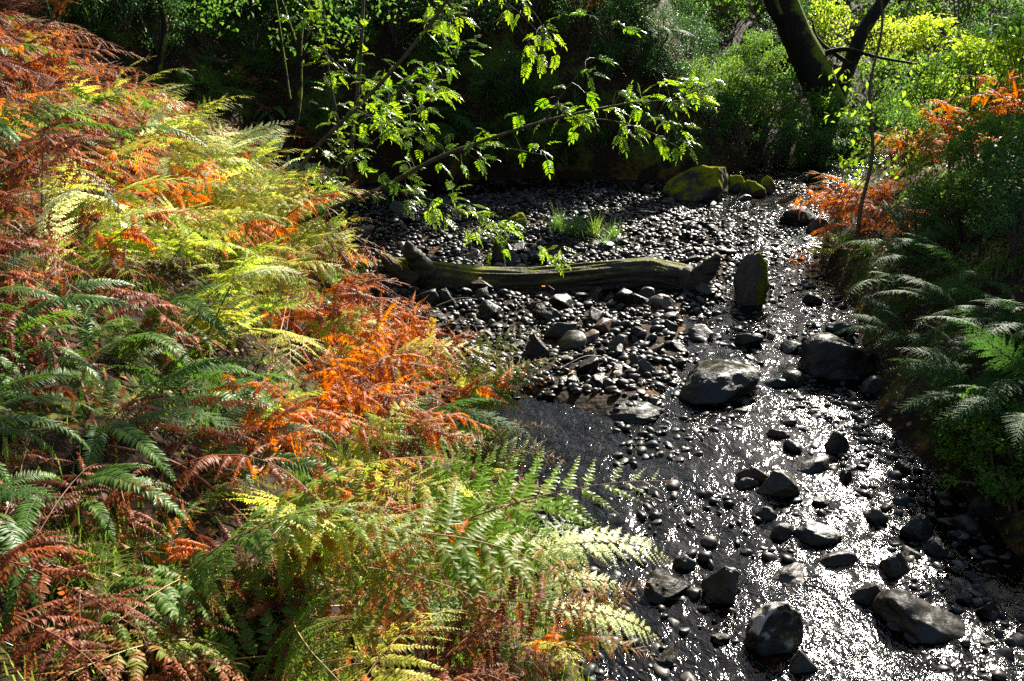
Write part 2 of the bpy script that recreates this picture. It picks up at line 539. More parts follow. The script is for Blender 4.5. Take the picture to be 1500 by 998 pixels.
def watermat():
    m, t, out = nt('stream_water')
    tc = N(t, 'ShaderNodeTexCoord')
    mp = N(t, 'ShaderNodeMapping'); mp.inputs['Scale'].default_value = (1.15, .75, 1.0)
    t.links.new(tc.outputs['Object'], mp.inputs['Vector'])
    n1 = noise_(t, mp.outputs[0], 13, 3, .55, 1.8)
    n2 = noise_(t, mp.outputs[0], 34, 2, .5, .8)
    h = math_(t, 'ADD', n1.outputs['Fac'], math_(t, 'MULTIPLY', n2.outputs['Fac'], .08))
    b = N(t, 'ShaderNodeBump'); b.inputs['Distance'].default_value = .02
    n0 = noise_(t, tc.outputs['Object'], 1.1, 2)
    t.links.new(mrange(t, n0.outputs['Fac'], .42, .62, .36, .58), b.inputs['Strength'])
    t.links.new(h, b.inputs['Height'])
    fr = N(t, 'ShaderNodeFresnel'); fr.inputs['IOR'].default_value = 1.33
    t.links.new(b.outputs[0], fr.inputs['Normal'])
    gl = N(t, 'ShaderNodeBsdfGlossy'); gl.inputs['Roughness'].default_value = .03
    t.links.new(b.outputs[0], gl.inputs['Normal'])
    n3 = noise_(t, tc.outputs['Object'], .8, 2)
    t.links.new(mrange(t, n3.outputs['Fac'], .38, .62, .05, .1), gl.inputs['Roughness'])
    tr = N(t, 'ShaderNodeBsdfTransparent'); tr.inputs['Color'].default_value = (.6, .36, .15, 1)
    mx = N(t, 'ShaderNodeMixShader')
    t.links.new(fr.outputs[0], mx.inputs[0]); t.links.new(tr.outputs[0], mx.inputs[1]); t.links.new(gl.outputs[0], mx.inputs[2])
    t.links.new(mx.outputs[0], out.inputs['Surface'])
    return m


M['ground'] = groundmat()
M['water'] = watermat()


# ------------------------------------------------------------------ ground and water
def axis(lo, a, b, hi, step, k):
    mid = np.arange(a, b + 1e-6, step)
    g1 = []; x = a; s = step
    while x > lo:
        s *= k; x -= s; g1.append(x)
    g2 = []; x = mid[-1]; s = step
    while x < hi:
        s *= k; x += s; g2.append(x)
    return np.concatenate([np.array(g1[::-1]), mid, np.array(g2)])


xs = axis(-90, -5, 7, 90, .055, 1.12)
ys = axis(-40, 1.0, 14.5, 110, .055, 1.12)
X, Y = np.meshgrid(xs, ys)
Z = terrain(X, Y)
ins_, dl_, dr_ = chan_info(X, Y)
bankm = np.where(ins_, 0, sstep(0, .12, np.minimum(dl_, dr_)))
nx, ny = len(xs), len(ys)
idx = np.arange(nx * ny).reshape(ny, nx)
F = np.stack([idx[:-1, :-1], idx[:-1, 1:], idx[1:, 1:], idx[1:, :-1]], -1).reshape(-1, 4)
me = mesh_np('ground', np.stack([X, Y, Z], -1).reshape(-1, 3), [F], [M['ground']], [0], True, {'bank': bankm.ravel()})
obj('ground', me, kind='structure')

xs = np.arange(-3.6, 8.6, .028); ys = np.arange(-1.5, 15, .03)
X, Y = np.meshgrid(xs, ys)
ins_, dl_, dr_ = chan_info(X, Y)
ok = ins_ | (np.minimum(dl_, dr_) < .12)
fast = .25 + .4 * sstep(.38, .62, vnoise(X * .9, Y * .7, 77))
fast = np.clip(fast + .8 * sstep(5.2, 5.7, Y) * (1 - sstep(6.6, 7.2, Y)) + 1.0 * sstep(7.8, 8.4, Y) + .6 * sstep(3.0, 3.3, Y) * (1 - sstep(3.5, 3.9, Y)), 0, 1.5)
Zw = wz(Y) + (fbm(X * 2.2 + .5 * np.sin(Y), Y * 1.5, 2, 21) * .012 + fbm(X * 6, Y * 4.6, 2, 31) * .012 + fbm(X * 15, Y * 11, 2, 41) * .008) * fast
nx, ny = len(xs), len(ys)
idx = np.arange(nx * ny).reshape(ny, nx)
F = np.stack([idx[:-1, :-1], idx[:-1, 1:], idx[1:, 1:], idx[1:, :-1]], -1).reshape(-1, 4)
F = F[ok.ravel()[F].all(1)]
used = np.unique(F); remap = np.full(nx * ny, -1); remap[used] = np.arange(len(used))
V = np.stack([X, Y, Zw], -1).reshape(-1, 3)[used]
me = mesh_np('water', V, [remap[F]], [M['water']], [0], True)
obj('stream_water', me, kind='structure')

# ------------------------------------------------------------------ stones
def rock_mesh(name, seed, mat, sub=3, cuts=9, round_=.5, nz=.07, nf=1.6, base=0.0, smooth=True):
    r = random.Random(seed)
    bm = bmesh.new()
    bmesh.ops.create_icosphere(bm, subdivisions=sub, radius=1)
    V = np.array([v.co[:] for v in bm.verts])
    Fc = np.array([[v.index for v in f.verts] for f in bm.faces])
    bm.free()
    g = np.random.default_rng(seed)
    for _ in range(cuts):
        n = g.normal(size=3); n /= np.linalg.norm(n)
        o = g.uniform(.42, .9)
        s = V @ n - o
        V = V - np.outer(np.clip(s, 0, None) * (1.0 - .3 * round_), n)
    off = Vector((seed * 3.1, seed * 1.7, seed * .9))
    for i in range(len(V)):
        p = Vector(V[i])
        q = mnoise.fractal(p * nf + off, 1.0, 2.0, 5 if sub > 3 else 3)
        V[i] *= 1 + nz * q
    V /= np.abs(V).max(0)
    V[:, :2] *= (1 - base * V[:, 2])[:, None]
    return mesh_np(name, V, [Fc], [mat], [0], smooth)


ROCKS = {k: [rock_mesh('stone', s + 100 * j, M[mk], 4, 12, .0 + .5 * (s % 2), .07, 2.2) for s in range(n)] for j, (k, mk, n) in enumerate(
    [('rock', 'rock', 14), ('pale', 'rock_pale', 4), ('brown', 'rock_brown', 3), ('mossy', 'rock_dull', 3)])}

# photo boxes x0,x1,ytop,ybottom, kind, label
HERO = [
    (978, 1084, 234, 304, 'rock_moss', 'large rounded boulder covered in yellow green moss at the back of the gravel', 'boulder'),
    (1062, 1100, 256, 286, 'rock_moss', 'low mossy stone right behind the large moss covered boulder', 'boulder'),
    (1084, 1124, 264, 292, 'rock_moss', 'squat moss topped stone in front of the upright mossy pair', 'boulder'),
    (1110, 1138, 257, 286, 'rock_moss', 'small upright mossy stone at the edge of the far stream', 'boulder'),
    (1072, 1126, 374, 456, 'rock_side', 'tall upright standing stone with yellow moss on its right edge', 'standing stone'),
    (990, 1137, 527, 594, 'rock_hump', 'wide low boulder with a brown moss stripe in mid stream', 'boulder'),
    (1163, 1306, 488, 566, 'rock_hump', 'big dark humped boulder with dull moss below the right bank ferns', 'boulder'),
    (1213, 1254, 469, 496, 'rock', 'smooth blue grey stone just upstream of the dark humped boulder', 'stone'),
    (1258, 1308, 554, 582, 'rock_pale', 'pale rounded stone in the shade below the dark humped boulder', 'stone'),
    (1031, 1095, 829, 888, 'rock', 'smooth round grey stone standing in swirling water near the ferns', 'stone'),
    (1096, 1199, 884, 968, 'rock_lichen', 'dark boulder with a white lichen patch on its flat top', 'boulder'),
    (1156, 1202, 948, 990, 'rock_pale', 'small pale stone tucked below the white topped boulder', 'stone'),
    (1292, 1434, 868, 948, 'rock', 'long smooth dark boulder lying low in the near stream', 'boulder'),
    (1245, 1298, 848, 890, 'rock_dull', 'greenish wedge shaped stone against the long dark boulder', 'stone'),
    (1289, 1337, 806, 850, 'rock', 'round bluish grey stone in the cluster of near stones', 'stone'),
    (1198, 1262, 801, 834, 'rock_brown', 'rust brown flat topped stone with water running past', 'stone'),
    (1320, 1384, 751, 797, 'rock_dull', 'angular greenish grey stone, largest of the cluster by the right bank', 'stone'),
    (1356, 1392, 786, 820, 'rock_dull', 'blocky olive stone below the angular greenish stone', 'stone'),
    (1316, 1357, 796, 824, 'rock', 'dark pointed stone wedged beside the blocky olive stone', 'stone'),
    (1272, 1306, 741, 770, 'rock_pale', 'white shining wet stone in the brightest part of the water', 'stone'),
    (1081, 1132, 675, 708, 'rock_brown', 'dark reddish slab topped stone in mid stream', 'stone'),
    (1076, 1117, 694, 717, 'rock', 'flat grey stone below the dark reddish stone', 'stone'),
    (1115, 1188, 687, 734, 'rock', 'bulky dark stone beside the reddish stone in mid stream', 'stone'),
    (1228, 1255, 684, 709, 'rock', 'small dark block of stone amid bright rapids', 'stone'),
    (1206, 1246, 629, 668, 'rock_dull', 'pointed dark green stone sticking up out of the glittering water', 'stone'),
    (1123, 1202, 828, 860, 'rock', 'flat submerged stone with the swirl around it', 'stone'),
    (984, 1024, 808, 836, 'rock_pale', 'pale pinkish stone beside the whitish fern tip', 'stone'),
    (938, 1020, 834, 884, 'rock_dull', 'broad low mossy stone partly under the whitish fern tips', 'stone'),
    (1424, 1466, 729, 768, 'rock_dull', 'grey brown stone at the foot of the right bank', 'stone'),
    (1428, 1472, 817, 835, 'rock_pale', 'pale flat stone in the quiet water by the right edge', 'stone'),
    (1404, 1432, 858, 886, 'rock', 'tilted narrow slate grey stone beyond the long dark boulder', 'stone'),
    (1434, 1472, 878, 908, 'rock', 'dark block shaped stone right of the long dark boulder', 'stone'),
    (1438, 1466, 931, 948, 'rock_brown', 'small brown stone standing alone in the near right water', 'stone'),
    (765, 806, 497, 537, 'rock_dull', 'large olive stone with a mossy top in the middle of the gravel', 'stone'),
    (853, 978, 583, 624, 'rock_hump', 'long low mossy slab at the lower end of the gravel', 'slab'),
    (718, 753, 353, 396, 'rock', 'big round grey cobble just behind the log', 'stone'),
    (728, 762, 376, 399, 'rock', 'smooth grey cobble touching the big round one behind the log', 'stone'),
    (555, 590, 450, 477, 'rock_pale', 'smooth tan cobble by the orange bracken at the left water edge', 'stone'),
    (638, 668, 434, 464, 'rock_dull', 'green tinged blocky stone below the left end of the log', 'stone'),
    (600, 645, 438, 470, 'rock', 'dark blocky stone below the left end of the log', 'stone'),
    (848, 882, 489, 511, 'rock_pale', 'thin pale slab leaning on other cobbles in the gravel', 'stone'),
    (931, 958, 535, 557, 'rock_pale', 'shiny white cobble at the right edge of the gravel', 'stone'),
    (920, 939, 526, 545, 'rock_pale', 'small yellowish block beside the shiny white cobble', 'stone'),
    (998, 1052, 474, 502, 'rock', 'dark rounded stone at the water edge right of the gravel', 'stone'),
    (1106, 1142, 738, 762, 'rock', 'upper dark ledge stone in the diagonal row across the stream', 'stone'),
    (1168, 1240, 764, 802, 'rock', 'long dark ledge stone in the diagonal row across the stream', 'stone'),
    (1140, 1200, 300, 334, 'rock_dull', 'dull mossy stone beside the bright far rapids', 'stone'),
    (1176, 1222, 318, 346, 'rock', 'dark stone below the orange bracken on the far right shore', 'stone'),
    (780, 824, 460, 486, 'rock', 'dark wedge stone by the small pool under the log', 'stone'),
    (660, 690, 500, 522, 'rock', 'round dark cobble in the shallow left side water', 'stone'),
    (1125, 1160, 620, 645, 'rock_brown', 'low brown stone washed over by the rapids', 'stone'),
    (950, 990, 438, 462, 'rock_pale', 'flat olive cobble in the small pool below the log', 'stone'),
    (1300, 1345, 720, 742, 'rock', 'flat dark stone near the right bank shadow', 'stone'),
    (700, 738, 455, 480, 'rock', 'dark cobble at the top of the little left rapid', 'stone'),
    (610, 640, 475, 500, 'rock_pale', 'rounded grey green cobble by the yellow goldenrod', 'stone'),
    (1130, 1175, 765, 795, 'rock', 'middle dark ledge stone in the diagonal row across the stream', 'stone'),
    (735, 775, 318, 345, 'rock_moss', 'small mossy stone in the shade at the back of the gravel', 'stone'),
]
placed = []           # (x, y, r) footprints
for i, (x0, x1, yt, yb, mk, label, cat) in enumerate(HERO):
    cx = (x0 + x1) / 2
    gx, gy = flat(cx, yb - .12 * (yb - yt))
    g0 = tz(gx, gy)
    gz = max(g0, float(wz(gy)) - .02)
    depth = float(proj(gx, gy, gz)[2])
    wx = (x1 - x0) * depth / FPX / 2
    ang = math.atan2(CAM_H - gz, gy)
    hv = (yb - yt) * depth / FPX
    wy = wx * (.8 if cat != 'standing stone' else .7)
    hz = max((hv - wy * math.sin(ang)) / math.cos(ang), wx * .38)
    big = (x1 - x0) > 60
    me = rock_mesh(cat.replace(' ', '_'), 900 + i, M[mk], 5 if big else 4, 3 if cat == 'standing stone' else 7 if mk in ('rock_hump', 'rock_moss') else 13, .8 if mk in ('rock_hump', 'rock_moss', 'rock_side') else .45, .12, 1.8, .14 if cat == 'standing stone' else .16)
    o = obj(cat.replace(' ', '_'), me, None, None, label, cat)
    half = hz * .8 if cat != 'standing stone' else hz * .84
    o.scale = (wx * 1.04, wy, half)
    o.location = (gx, gy + wy * .75, gz + hz - half)
    o.rotation_euler = (random.uniform(-.12, .12), random.uniform(-.12, .12), random.uniform(-.4, .4))
    placed.append((gx, gy + wy * .75, max(wx, wy)))

# the other stones: a few hundred single cobbles, then the pebbles between them as one mass
LOGY = 7.4


def where_stone(x, y):
    px, py, _ = (float(a) for a in proj(x, y, float(wz(y))))
    b = bool(inside(np.array([x]), np.array([y]), BAR)[0])
    if b:
        if py < 400:
            row = 'behind the log' if px < 780 else ('beside the grass tuft behind the log' if px < 930 else 'between grass tuft and the bright rapids')
        elif py < 470:
            row = 'just below the left part of the log' if px < 790 else 'just below the right part of the log'
        elif py < 530:
            row = 'on the gravel around the large olive stone' if px < 860 else 'on the gravel left of the stream'
        else:
            row = 'on the lower tip of the gravel'
        return row, 'cobbles on the gravel bar'
    if py < 400:
        row = 'in the far rapids'
    elif py < 530:
        row = 'in the water below the standing stone' if px > 1000 else 'in the shallow left channel'
    elif py < 680:
        row = 'in the glittering water around the wide low boulder'
    elif py < 800:
        row = 'in the rapids by the diagonal ledge' if px < 1300 else 'at the foot of the right bank'
    else:
        row = 'in the near water by the ferns' if px < 1150 else ('in the near water by the long dark boulder' if px < 1350 else 'in the near water by the right bank')
    return row, 'stones standing in the stream'


cand = []
tries = 0
while len(cand) < 243 and tries < 60000:
    tries += 1
    y = random.uniform(2.3, 12.0) if random.random() < .45 else random.uniform(5.0, 8.6)
    x = random.uniform(-3, 4.6)
    a, dl, dr = chan_info([x], [y])
    if not a[0] or min(dl[0], dr[0]) < .03:
        continue
    px, py, dep = (float(q) for q in proj(x, y, float(wz(y))))
    if not (-10 < px < 1510 and py < 1010):
        continue
    b = bool(inside(np.array([x]), np.array([y]), BAR)[0])
    if not b:
        edge = min(dl[0], dr[0]) < .35
        if random.random() > (.5 if edge else .85 if float(vnoise(x * 1.6, y * 1.6, 61)) > .5 else .1):
            continue
        if 690 < px < 860 and 590 < py < 690:
            continue
        if 850 < px < 1130 and 690 < py < 840:
            continue
        if 870 < px < 1000 and 430 < py < 470 and random.random() < .8:
            continue
    r = random.choice([.05, .06, .07, .08, .1, .13]) * random.uniform(.8, 1.15) * (1.0 if b else .85)
    if any((x - X0) ** 2 + (y - Y0) ** 2 < (r * .62 + r0 * .62) ** 2 for X0, Y0, r0 in placed):
        continue
    placed.append((x, y, r)); cand.append((x, y, r, b))
SM = {'rock': 'dark', 'pale': 'pale', 'brown': 'rusty', 'mossy': 'olive'}
for x, y, r, b in cand:
    kk = random.choices(['rock', 'pale', 'brown', 'mossy'], [.74, .05, .11, .1])[0]
    me = random.choice(ROCKS[kk])
    row, grp = where_stone(x, y)
    size = 'small' if r < .068 else ('middling' if r < .1 else 'bigger')
    o = obj('cobble' if b else 'stone', me, None, None, '%s %s wet stone %s' % (size, SM[kk], row), 'stone', grp)
    zz = random.uniform(.36, .72)
    o.scale = (r, r * random.uniform(.5, .95), r * zz)
    z = max(tz(x, y) + r * zz * .4, float(wz(y)) + r * zz * random.uniform(-.1, .45) if not b else -9)
    o.location = (x, y, z)
    o.rotation_euler = (random.uniform(-.55, .55), random.uniform(-.55, .55), random.uniform(0, 2 * PI))

# pebbles
bm = bmesh.new(); bmesh.ops.create_icosphere(bm, subdivisions=2, radius=1)
PV = np.array([v.co[:] for v in bm.verts]); PF = np.array([[v.index for v in f.verts] for f in bm.faces]); bm.free()
pts = []
while len(pts) < 12000:
    n = 4000
    x = rng.uniform(-3.2, 4.8, n); y = rng.uniform(2.2, 12.2, n)
    a, dl, dr = chan_info(x, y)
    b = inside(x, y, BAR)
    bedge = polydist(x, y, BAR + BAR[:1])
    d = np.minimum(dl, dr)
    pr = np.where(b, np.where(vnoise(x * 2.3, y * 2.3, 71) > .42, 1.0, .75), np.where((bedge < .5) | (d < .4), .45, .3 * (vnoise(x * 1.6, y * 1.6, 61) > .5)))
    qx, qy, _ = proj(x, y, wz(y))
    pool = (qx > 690) & (qx < 900) & (qy > 585) & (qy < 720)
    k = a & (rng.random(n) < pr) & ~pool
    pts.extend(zip(x[k], y[k], b[k]))
pts = pts[:12000]
x = np.array([p[0] for p in pts]); y = np.array([p[1] for p in pts]); b = np.array([p[2] for p in pts])
g = terrain(x, y)
r = rng.choice([.016, .022, .03, .038, .046], len(x)) * rng.uniform(.8, 1.2, len(x))
z = np.where(b, g + r * .35, np.maximum(g + r * .3, wz(y) - r * .1))
Vs = np.empty((len(x), len(PV), 3))
for i in range(len(x)):
    v = PV.copy()
    for _ in range(6):
        nn = rng.normal(size=3); nn /= np.linalg.norm(nn)
        s = v @ nn - rng.uniform(.35, .8)
        v -= np.outer(np.clip(s, 0, None) * .9, nn)
    v *= (r[i], r[i] * rng.uniform(.5, .95), r[i] * rng.uniform(.3, .65))
    an, tl = rng.uniform(0, 6.28), rng.uniform(-.5, .5)
    ct, st = math.cos(tl), math.sin(tl)
    v[:, 0], v[:, 2] = v[:, 0] * ct - v[:, 2] * st, v[:, 0] * st + v[:, 2] * ct
    ca, sa = math.cos(an), math.sin(an)
    v[:, 0], v[:, 1] = v[:, 0] * ca - v[:, 1] * sa, v[:, 0] * sa + v[:, 1] * ca
    Vs[i] = v + (x[i], y[i], z[i])
Fs = (PF[None] + (np.arange(len(x)) * len(PV))[:, None, None]).reshape(-1, 3)


def pebblemat():
    m, t, out = nt('pebble')
    tc = N(t, 'ShaderNodeTexCoord')
    geo = N(t, 'ShaderNodeNewGeometry')
    rnd = geo.outputs['Random Per Island']
    nz = noise_(t, tc.outputs['Object'], 60, 4)
    f = math_(t, 'ADD', math_(t, 'MULTIPLY', rnd, .8), math_(t, 'MULTIPLY', nz.outputs['Fac'], .3))
    col = ramp(t, f, [(.2, (.004, .0036, .0033)), (.6, (.012, .0105, .0085)), (.85, (.028, .021, .015)), (1.0, (.085, .074, .062))])
    p = N(t, 'ShaderNodeBsdfPrincipled')
    p.inputs['Specular IOR Level'].default_value = .32
    t.links.new(col, p.inputs['Base Color'])
    t.links.new(mrange(t, nz.outputs['Fac'], .3, .7, .33, .6), p.inputs['Roughness'])
    t.links.new(p.outputs[0], out.inputs['Surface'])
    return m


obj('pebbles', mesh_np('pebbles', Vs.reshape(-1, 3), [Fs], [pebblemat()], [0], False), label='small wet pebbles filling the gravel between the cobbles', cat='pebbles', kind='stuff')

# ------------------------------------------------------------------ the fallen log
def log_build():
    px = [(556, 398), (590, 402), (640, 407), (700, 414), (760, 416), (830, 412), (900, 404), (950, 401), (1000, 410), (1030, 412)]
    rad = [.13, .145, .14, .135, .13, .125, .13, .135, .125, .09]
    ctr = []
    for i, (a, b) in enumerate(px):
        Yv = 7.22 + .05 * math.sin(i)
        ctr.append(at(a, b, Yv))
    P = []; Rr = []
    n = 150
    for k in range(n):
        s = k / (n - 1) * (len(px) - 1); i = min(int(s), len(px) - 2); f = s - i
        f2 = f
        P.append(ctr[i].lerp(ctr[i + 1], f2)); Rr.append(rad[i] * (1 - f2) + rad[i + 1] * f2)
    for _ in range(12):
        P = [P[0]] + [(P[i - 1] + P[i] * 2 + P[i + 1]) / 4 for i in range(1, n - 1)] + [P[-1]]
    root = bpy.data.objects.new('fallen_log', None); C.objects.link(root)
    base = Vector(P[n // 2]); base.z = tz(base.x, base.y)
    root.location = base
    tag(root, 'weathered fallen tree log lying across the stream gravel, moss along its top', 'log')
    seg = 72
    V = []
    for k in range(n):
        for j in range(seg):
            an = 2 * PI * j / seg + .25 * math.sin(k * .03)
            u = math.cos(an); w = math.sin(an)
            q = mnoise.fractal(Vector((k * .018, u * 4.2, w * 4.2)), .9, 2.1, 4)
            q2 = mnoise.noise(Vector((k * .05, u * 1.2, w * 1.2)))
            r = Rr[k] * (1 + .15 * q + .10 * q2)
            V.append(P[k] + Vector((0, -u * r, w * r)) - base)
    Fq = []
    for k in range(n - 1):
        for j in range(seg):
            j2 = (j + 1) % seg
            Fq.append((k * seg + j, k * seg + j2, (k + 1) * seg + j2, (k + 1) * seg + j))
    V.append(P[0] - base); V.append(P[-1] - base + Vector((.05, 0, 0)))
    Ft = [(j, len(V) - 2, (j + 1) % seg) for j in range(seg)] + [((n - 1) * seg + j, (n - 1) * seg + (j + 1) % seg, len(V) - 1) for j in range(seg)]
    me = mesh_np('trunk', np.array([v[:] for v in V]), [np.array(Fq), np.array(Ft)], [M['log']], [0, 0], True)
    obj('trunk', me, root)
    rr = random.Random(4)
    for nm, pl, rd in [('root_stub', [(628, 405, 7.22), (612, 385, 7.17), (600, 368, 7.13), (597, 355, 7.11)], [.12, .09, .06, .025]),
                       ('root_stub', [(600, 410, 7.17), (580, 395, 7.12), (560, 375, 7.07)], [.12, .08, .03]),
                       ('root_stub', [(1000, 411, 7.22), (1022, 408, 7.17), (1040, 392, 7.12), (1052, 374, 7.09)], [.12, .1, .075, .03])]:
        mb = MB()
        pts_ = [at(*p) - base for p in pl]
        fine = []; fr = []
        for i in range(len(pts_) - 1):
            for q in range(5):
                fine.append(pts_[i].lerp(pts_[i + 1], q / 5)); fr.append(rd[i] + (rd[i + 1] - rd[i]) * q / 5)
        fine.append(pts_[-1]); fr.append(rd[-1])
        mb.tube(fine, fr, 14, wob=.3, rnd=rr)
        obj(nm, mb.mesh(nm, [M['log']], True), root)


log_build()

# ------------------------------------------------------------------ fern fronds
def frond_mesh(name, seed, L, mat, stem, stipe=.25, pairs=14, W=.34, shape='tri', simple=False, e0=65, e1=-25, droop=.25, curl=.15,
               pin_sp=.0105, pin_len=.2, sway=.15, lw=.42, thick=.0032, jit=.12, gap=0.0, wob=0.0):
    r = random.Random(seed)
    mb = MB()
    n = 26
    P = [Vector((0, 0, 0))]; T = []
    yaw = 0
    for i in range(n):
        s = (i + .5) / n
        e = R(e0 + (e1 - e0) * s ** 1.15)
        yaw += sway * (r.random() - .5) * .5
        d = Vector((math.cos(e) * math.cos(yaw), math.cos(e) * math.sin(yaw), math.sin(e)))
        T.append(d); P.append(P[-1] + d * (L / n))
    T.append(T[-1])
    mb.tube(P, [thick * (1 - .8 * i / n) for i in range(n + 1)], 4, 0.0, 1)

    def pt(s):
        q = s * n; i = min(int(q), n - 1); f = q - i
        return P[i].lerp(P[i + 1], f), T[i].lerp(T[i + 1], f).normalized()

    def blade(b, d, nrm, ln, wd, u, bend):
        """one pinnule: folded pointed leaflet"""
        sd = nrm.cross(d).normalized()
        dn = nrm * -1
        m1 = b + d * (ln * .3) + dn * (bend * ln * .1)
        m2 = b + d * (ln * .68) + dn * (bend * ln * .42)
        tp = b + d * ln + dn * (bend * ln * .95)
        k = wd * .5
        lift = nrm * (k * .35)
        vs = [b - sd * (k * .6), b + sd * (k * .6), m1 - sd * k + lift, m1, m1 + sd * k + lift, m2 - sd * (k * .75) + lift, m2, m2 + sd * (k * .75) + lift, tp]
        mb.add(vs, [(0, 3, 2), (0, 1, 3), (1, 4, 3), (2, 3, 6, 5), (3, 4, 7, 6), (5, 6, 8), (6, 7, 8)], u, 0)

    for i in range(pairs):
        uu = (i + .5) / pairs
        uu = uu ** .92
        s = stipe + (1 - stipe) * uu
        for sgn in (-1, 1):
            if gap and r.random() < gap:
                continue
            s2 = min(.995, s + (r.random() - .5) * .012 + (.4 / pairs * (1 - stipe) if sgn > 0 and not simple else 0))
            b, t = pt(s2)
            side = Vector((0, 0, 1)).cross(t)
            if side.length < .05:
                side = Vector((0, 1, 0))
            side = side.normalized() * sgn
            nrm = t.cross(side) * sgn
            nrm = nrm.normalized()
            if shape == 'tri':
                ln = W * L * (1 - uu) ** .8 * min(1, .7 + uu * 2.2)
            elif shape == 'lance':
                ln = W * L * max(.04, math.sin(PI * (.16 + uu * .82))) ** .9
            else:
                ln = W * L * max(.05, math.sin(PI * (.1 + uu * .88))) ** .6
            ln *= 1 + jit * (r.random() - .5) * 2
            al = R(78 - 36 * uu + r.uniform(-7, 7))
            d0 = (t * math.cos(al) + side * math.sin(al)).normalized()
            if wob:
                d0 = (d0 + Vector((r.gauss(0, wob), r.gauss(0, wob), r.gauss(0, wob) * .7))).normalized()
            if simple:
                sp = L * (1 - stipe) / pairs
                blade(b, (d0 + nrm * .15).normalized(), nrm, ln, sp * lw * 2.0, max(uu, .3), droop + curl * r.random())
                continue
            m = max(4, int(ln / (pin_sp * L)))
            pp = b; dd = d0; last = b
            spine = [b]
            step = ln / m
            for j in range(m):
                v = (j + .5) / m
                dd = (dd + Vector((0, 0, -1)) * (droop * step / (W * L) * 1.6) + side * ((r.random() - .5) * .03)).normalized()
                pp = pp + dd * step
                spine.append(pp)
                pl = pin_len * ln * ((1 - v) ** .75 + .06) * min(1, .75 + v * 2)
                pl = min(pl, .085 * L) * r.uniform(.72, 1.15)
                sd2 = nrm.cross(dd).normalized()
                n2 = dd.cross(sd2).normalized()
                if n2.dot(nrm) < 0:
                    n2 = -n2
                for sg in (-1, 1):
                    be = R(68 - 22 * v + r.uniform(-15, 15))
                    pd = (dd * math.cos(be) + sd2 * (sg * math.sin(be)) + n2 * r.uniform(-.28, .22)).normalized()
                    blade(pp, pd, n2, pl, min(step * lw * 2, pl * .5), max(uu, v), curl + r.uniform(-.1, .35) * (1 + curl))
            mb.tube([spine[0], spine[len(spine) // 2], spine[-1]], [thick * .35, thick * .22, thick * .1], 3, max(uu, .3), 1, cap=False)
    return mb.mesh(name, [M[mat], M[stem]], False)


FT = {}   # kind -> variants


def variants(kind, n, **kw):
    FT[kind] = []
    for i in range(n):
        k = dict(kw)
        r = random.Random(i * 7 + len(kind))
        k['e0'] = kw.get('e0', 65) + r.uniform(-8, 10)
        k['e1'] = kw.get('e1', -25) + r.uniform(-18, 14)
        k['L'] = 1.0
        FT[kind].append(frond_mesh('frond', 50 * i + len(kind), **k))


variants('orange', 6, mat='orange', stem='stem_red', stipe=.2, pairs=12, W=.33, e0=52, e1=-45, droop=.75, curl=.7, pin_sp=.0115, pin_len=.15, lw=.5, jit=.3, thick=.004, gap=.12, sway=.35, wob=.4)
variants('brown', 7, mat='brown', stem='stem_red', stipe=.18, pairs=13, W=.31, e0=48, e1=-50, droop=.75, curl=.6, pin_sp=.0115, pin_len=.14, lw=.5, jit=.3, thick=.004, gap=.1, sway=.35, wob=.4)
variants('yellow', 6, mat='yellow', stem='stem_yel', stipe=.22, pairs=13, W=.32, e0=58, e1=-32, droop=.35, curl=.2, pin_sp=.0115, pin_len=.155, lw=.52, thick=.004, wob=.2)
variants('green', 6, mat='green', stem='stem_yel', stipe=.18, pairs=14, W=.33, e0=48, e1=-25, droop=.4, curl=.25, pin_sp=.0125, pin_len=.165, lw=.52, thick=.004, wob=.2)
variants('lime', 3, mat='lime', stem='stem_red', stipe=.2, pairs=12, W=.36, e0=30, e1=-20, droop=.12, curl=.1, pin_sp=.0125, pin_len=.16, lw=.6, thick=.004, wob=.08)
variants('hard', 5, mat='hard', stem='stem_brn', stipe=.08, pairs=46, W=.085, shape='strap', simple=True, e0=55, e1=-52, droop=.2, curl=.3, lw=.43, thick=.0035, sway=.5, wob=.06)
variants('male', 5, mat='male', stem='stem_grn', stipe=.1, pairs=24, W=.16, shape='lance', e0=60, e1=-22, droop=.25, curl=.15, pin_sp=.0105, pin_len=.19, lw=.55, thick=.0035, wob=.08)
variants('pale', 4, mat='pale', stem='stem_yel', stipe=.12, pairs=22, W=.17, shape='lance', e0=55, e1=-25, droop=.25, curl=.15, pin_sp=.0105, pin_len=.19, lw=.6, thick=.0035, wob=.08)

KINDTXT = {'orange': ('bracken', 'orange dead bracken'), 'brown': ('bracken', 'red brown bracken'), 'yellow': ('bracken', 'yellowing bracken'),
           'green': ('bracken', 'brown tipped green bracken'), 'lime': ('bracken', 'lime green bracken'), 'hard': ('hard_fern', 'dark comb leaved fern'),
           'male': ('male_fern', 'feathery green fern'), 'pale': ('sunlit_tint_fern', 'fern with painted sheen')}
GROUPTXT = {'orange': 'orange bracken clumps', 'brown': 'brown bracken clumps', 'yellow': 'yellowing bracken clumps', 'green': 'green bracken clumps',
            'lime': 'green bracken clumps', 'hard': 'comb leaved ferns', 'male': 'feathery green ferns', 'pale': 'ferns with painted sheen'}
labels = {}   # (text) -> [(px, py, obj)]


def want_label(o, text, place, cat, group):
    b = o.location
    px, py, _ = proj(b.x, b.y, b.z)
    tag(o, None, cat, group)
    labels.setdefault((text, place), []).append((float(px), float(py), o))


ORD = ['first', 'second', 'third', 'fourth', 'fifth', 'sixth', 'seventh', 'eighth', 'ninth', 'tenth', 'eleventh', 'twelfth']


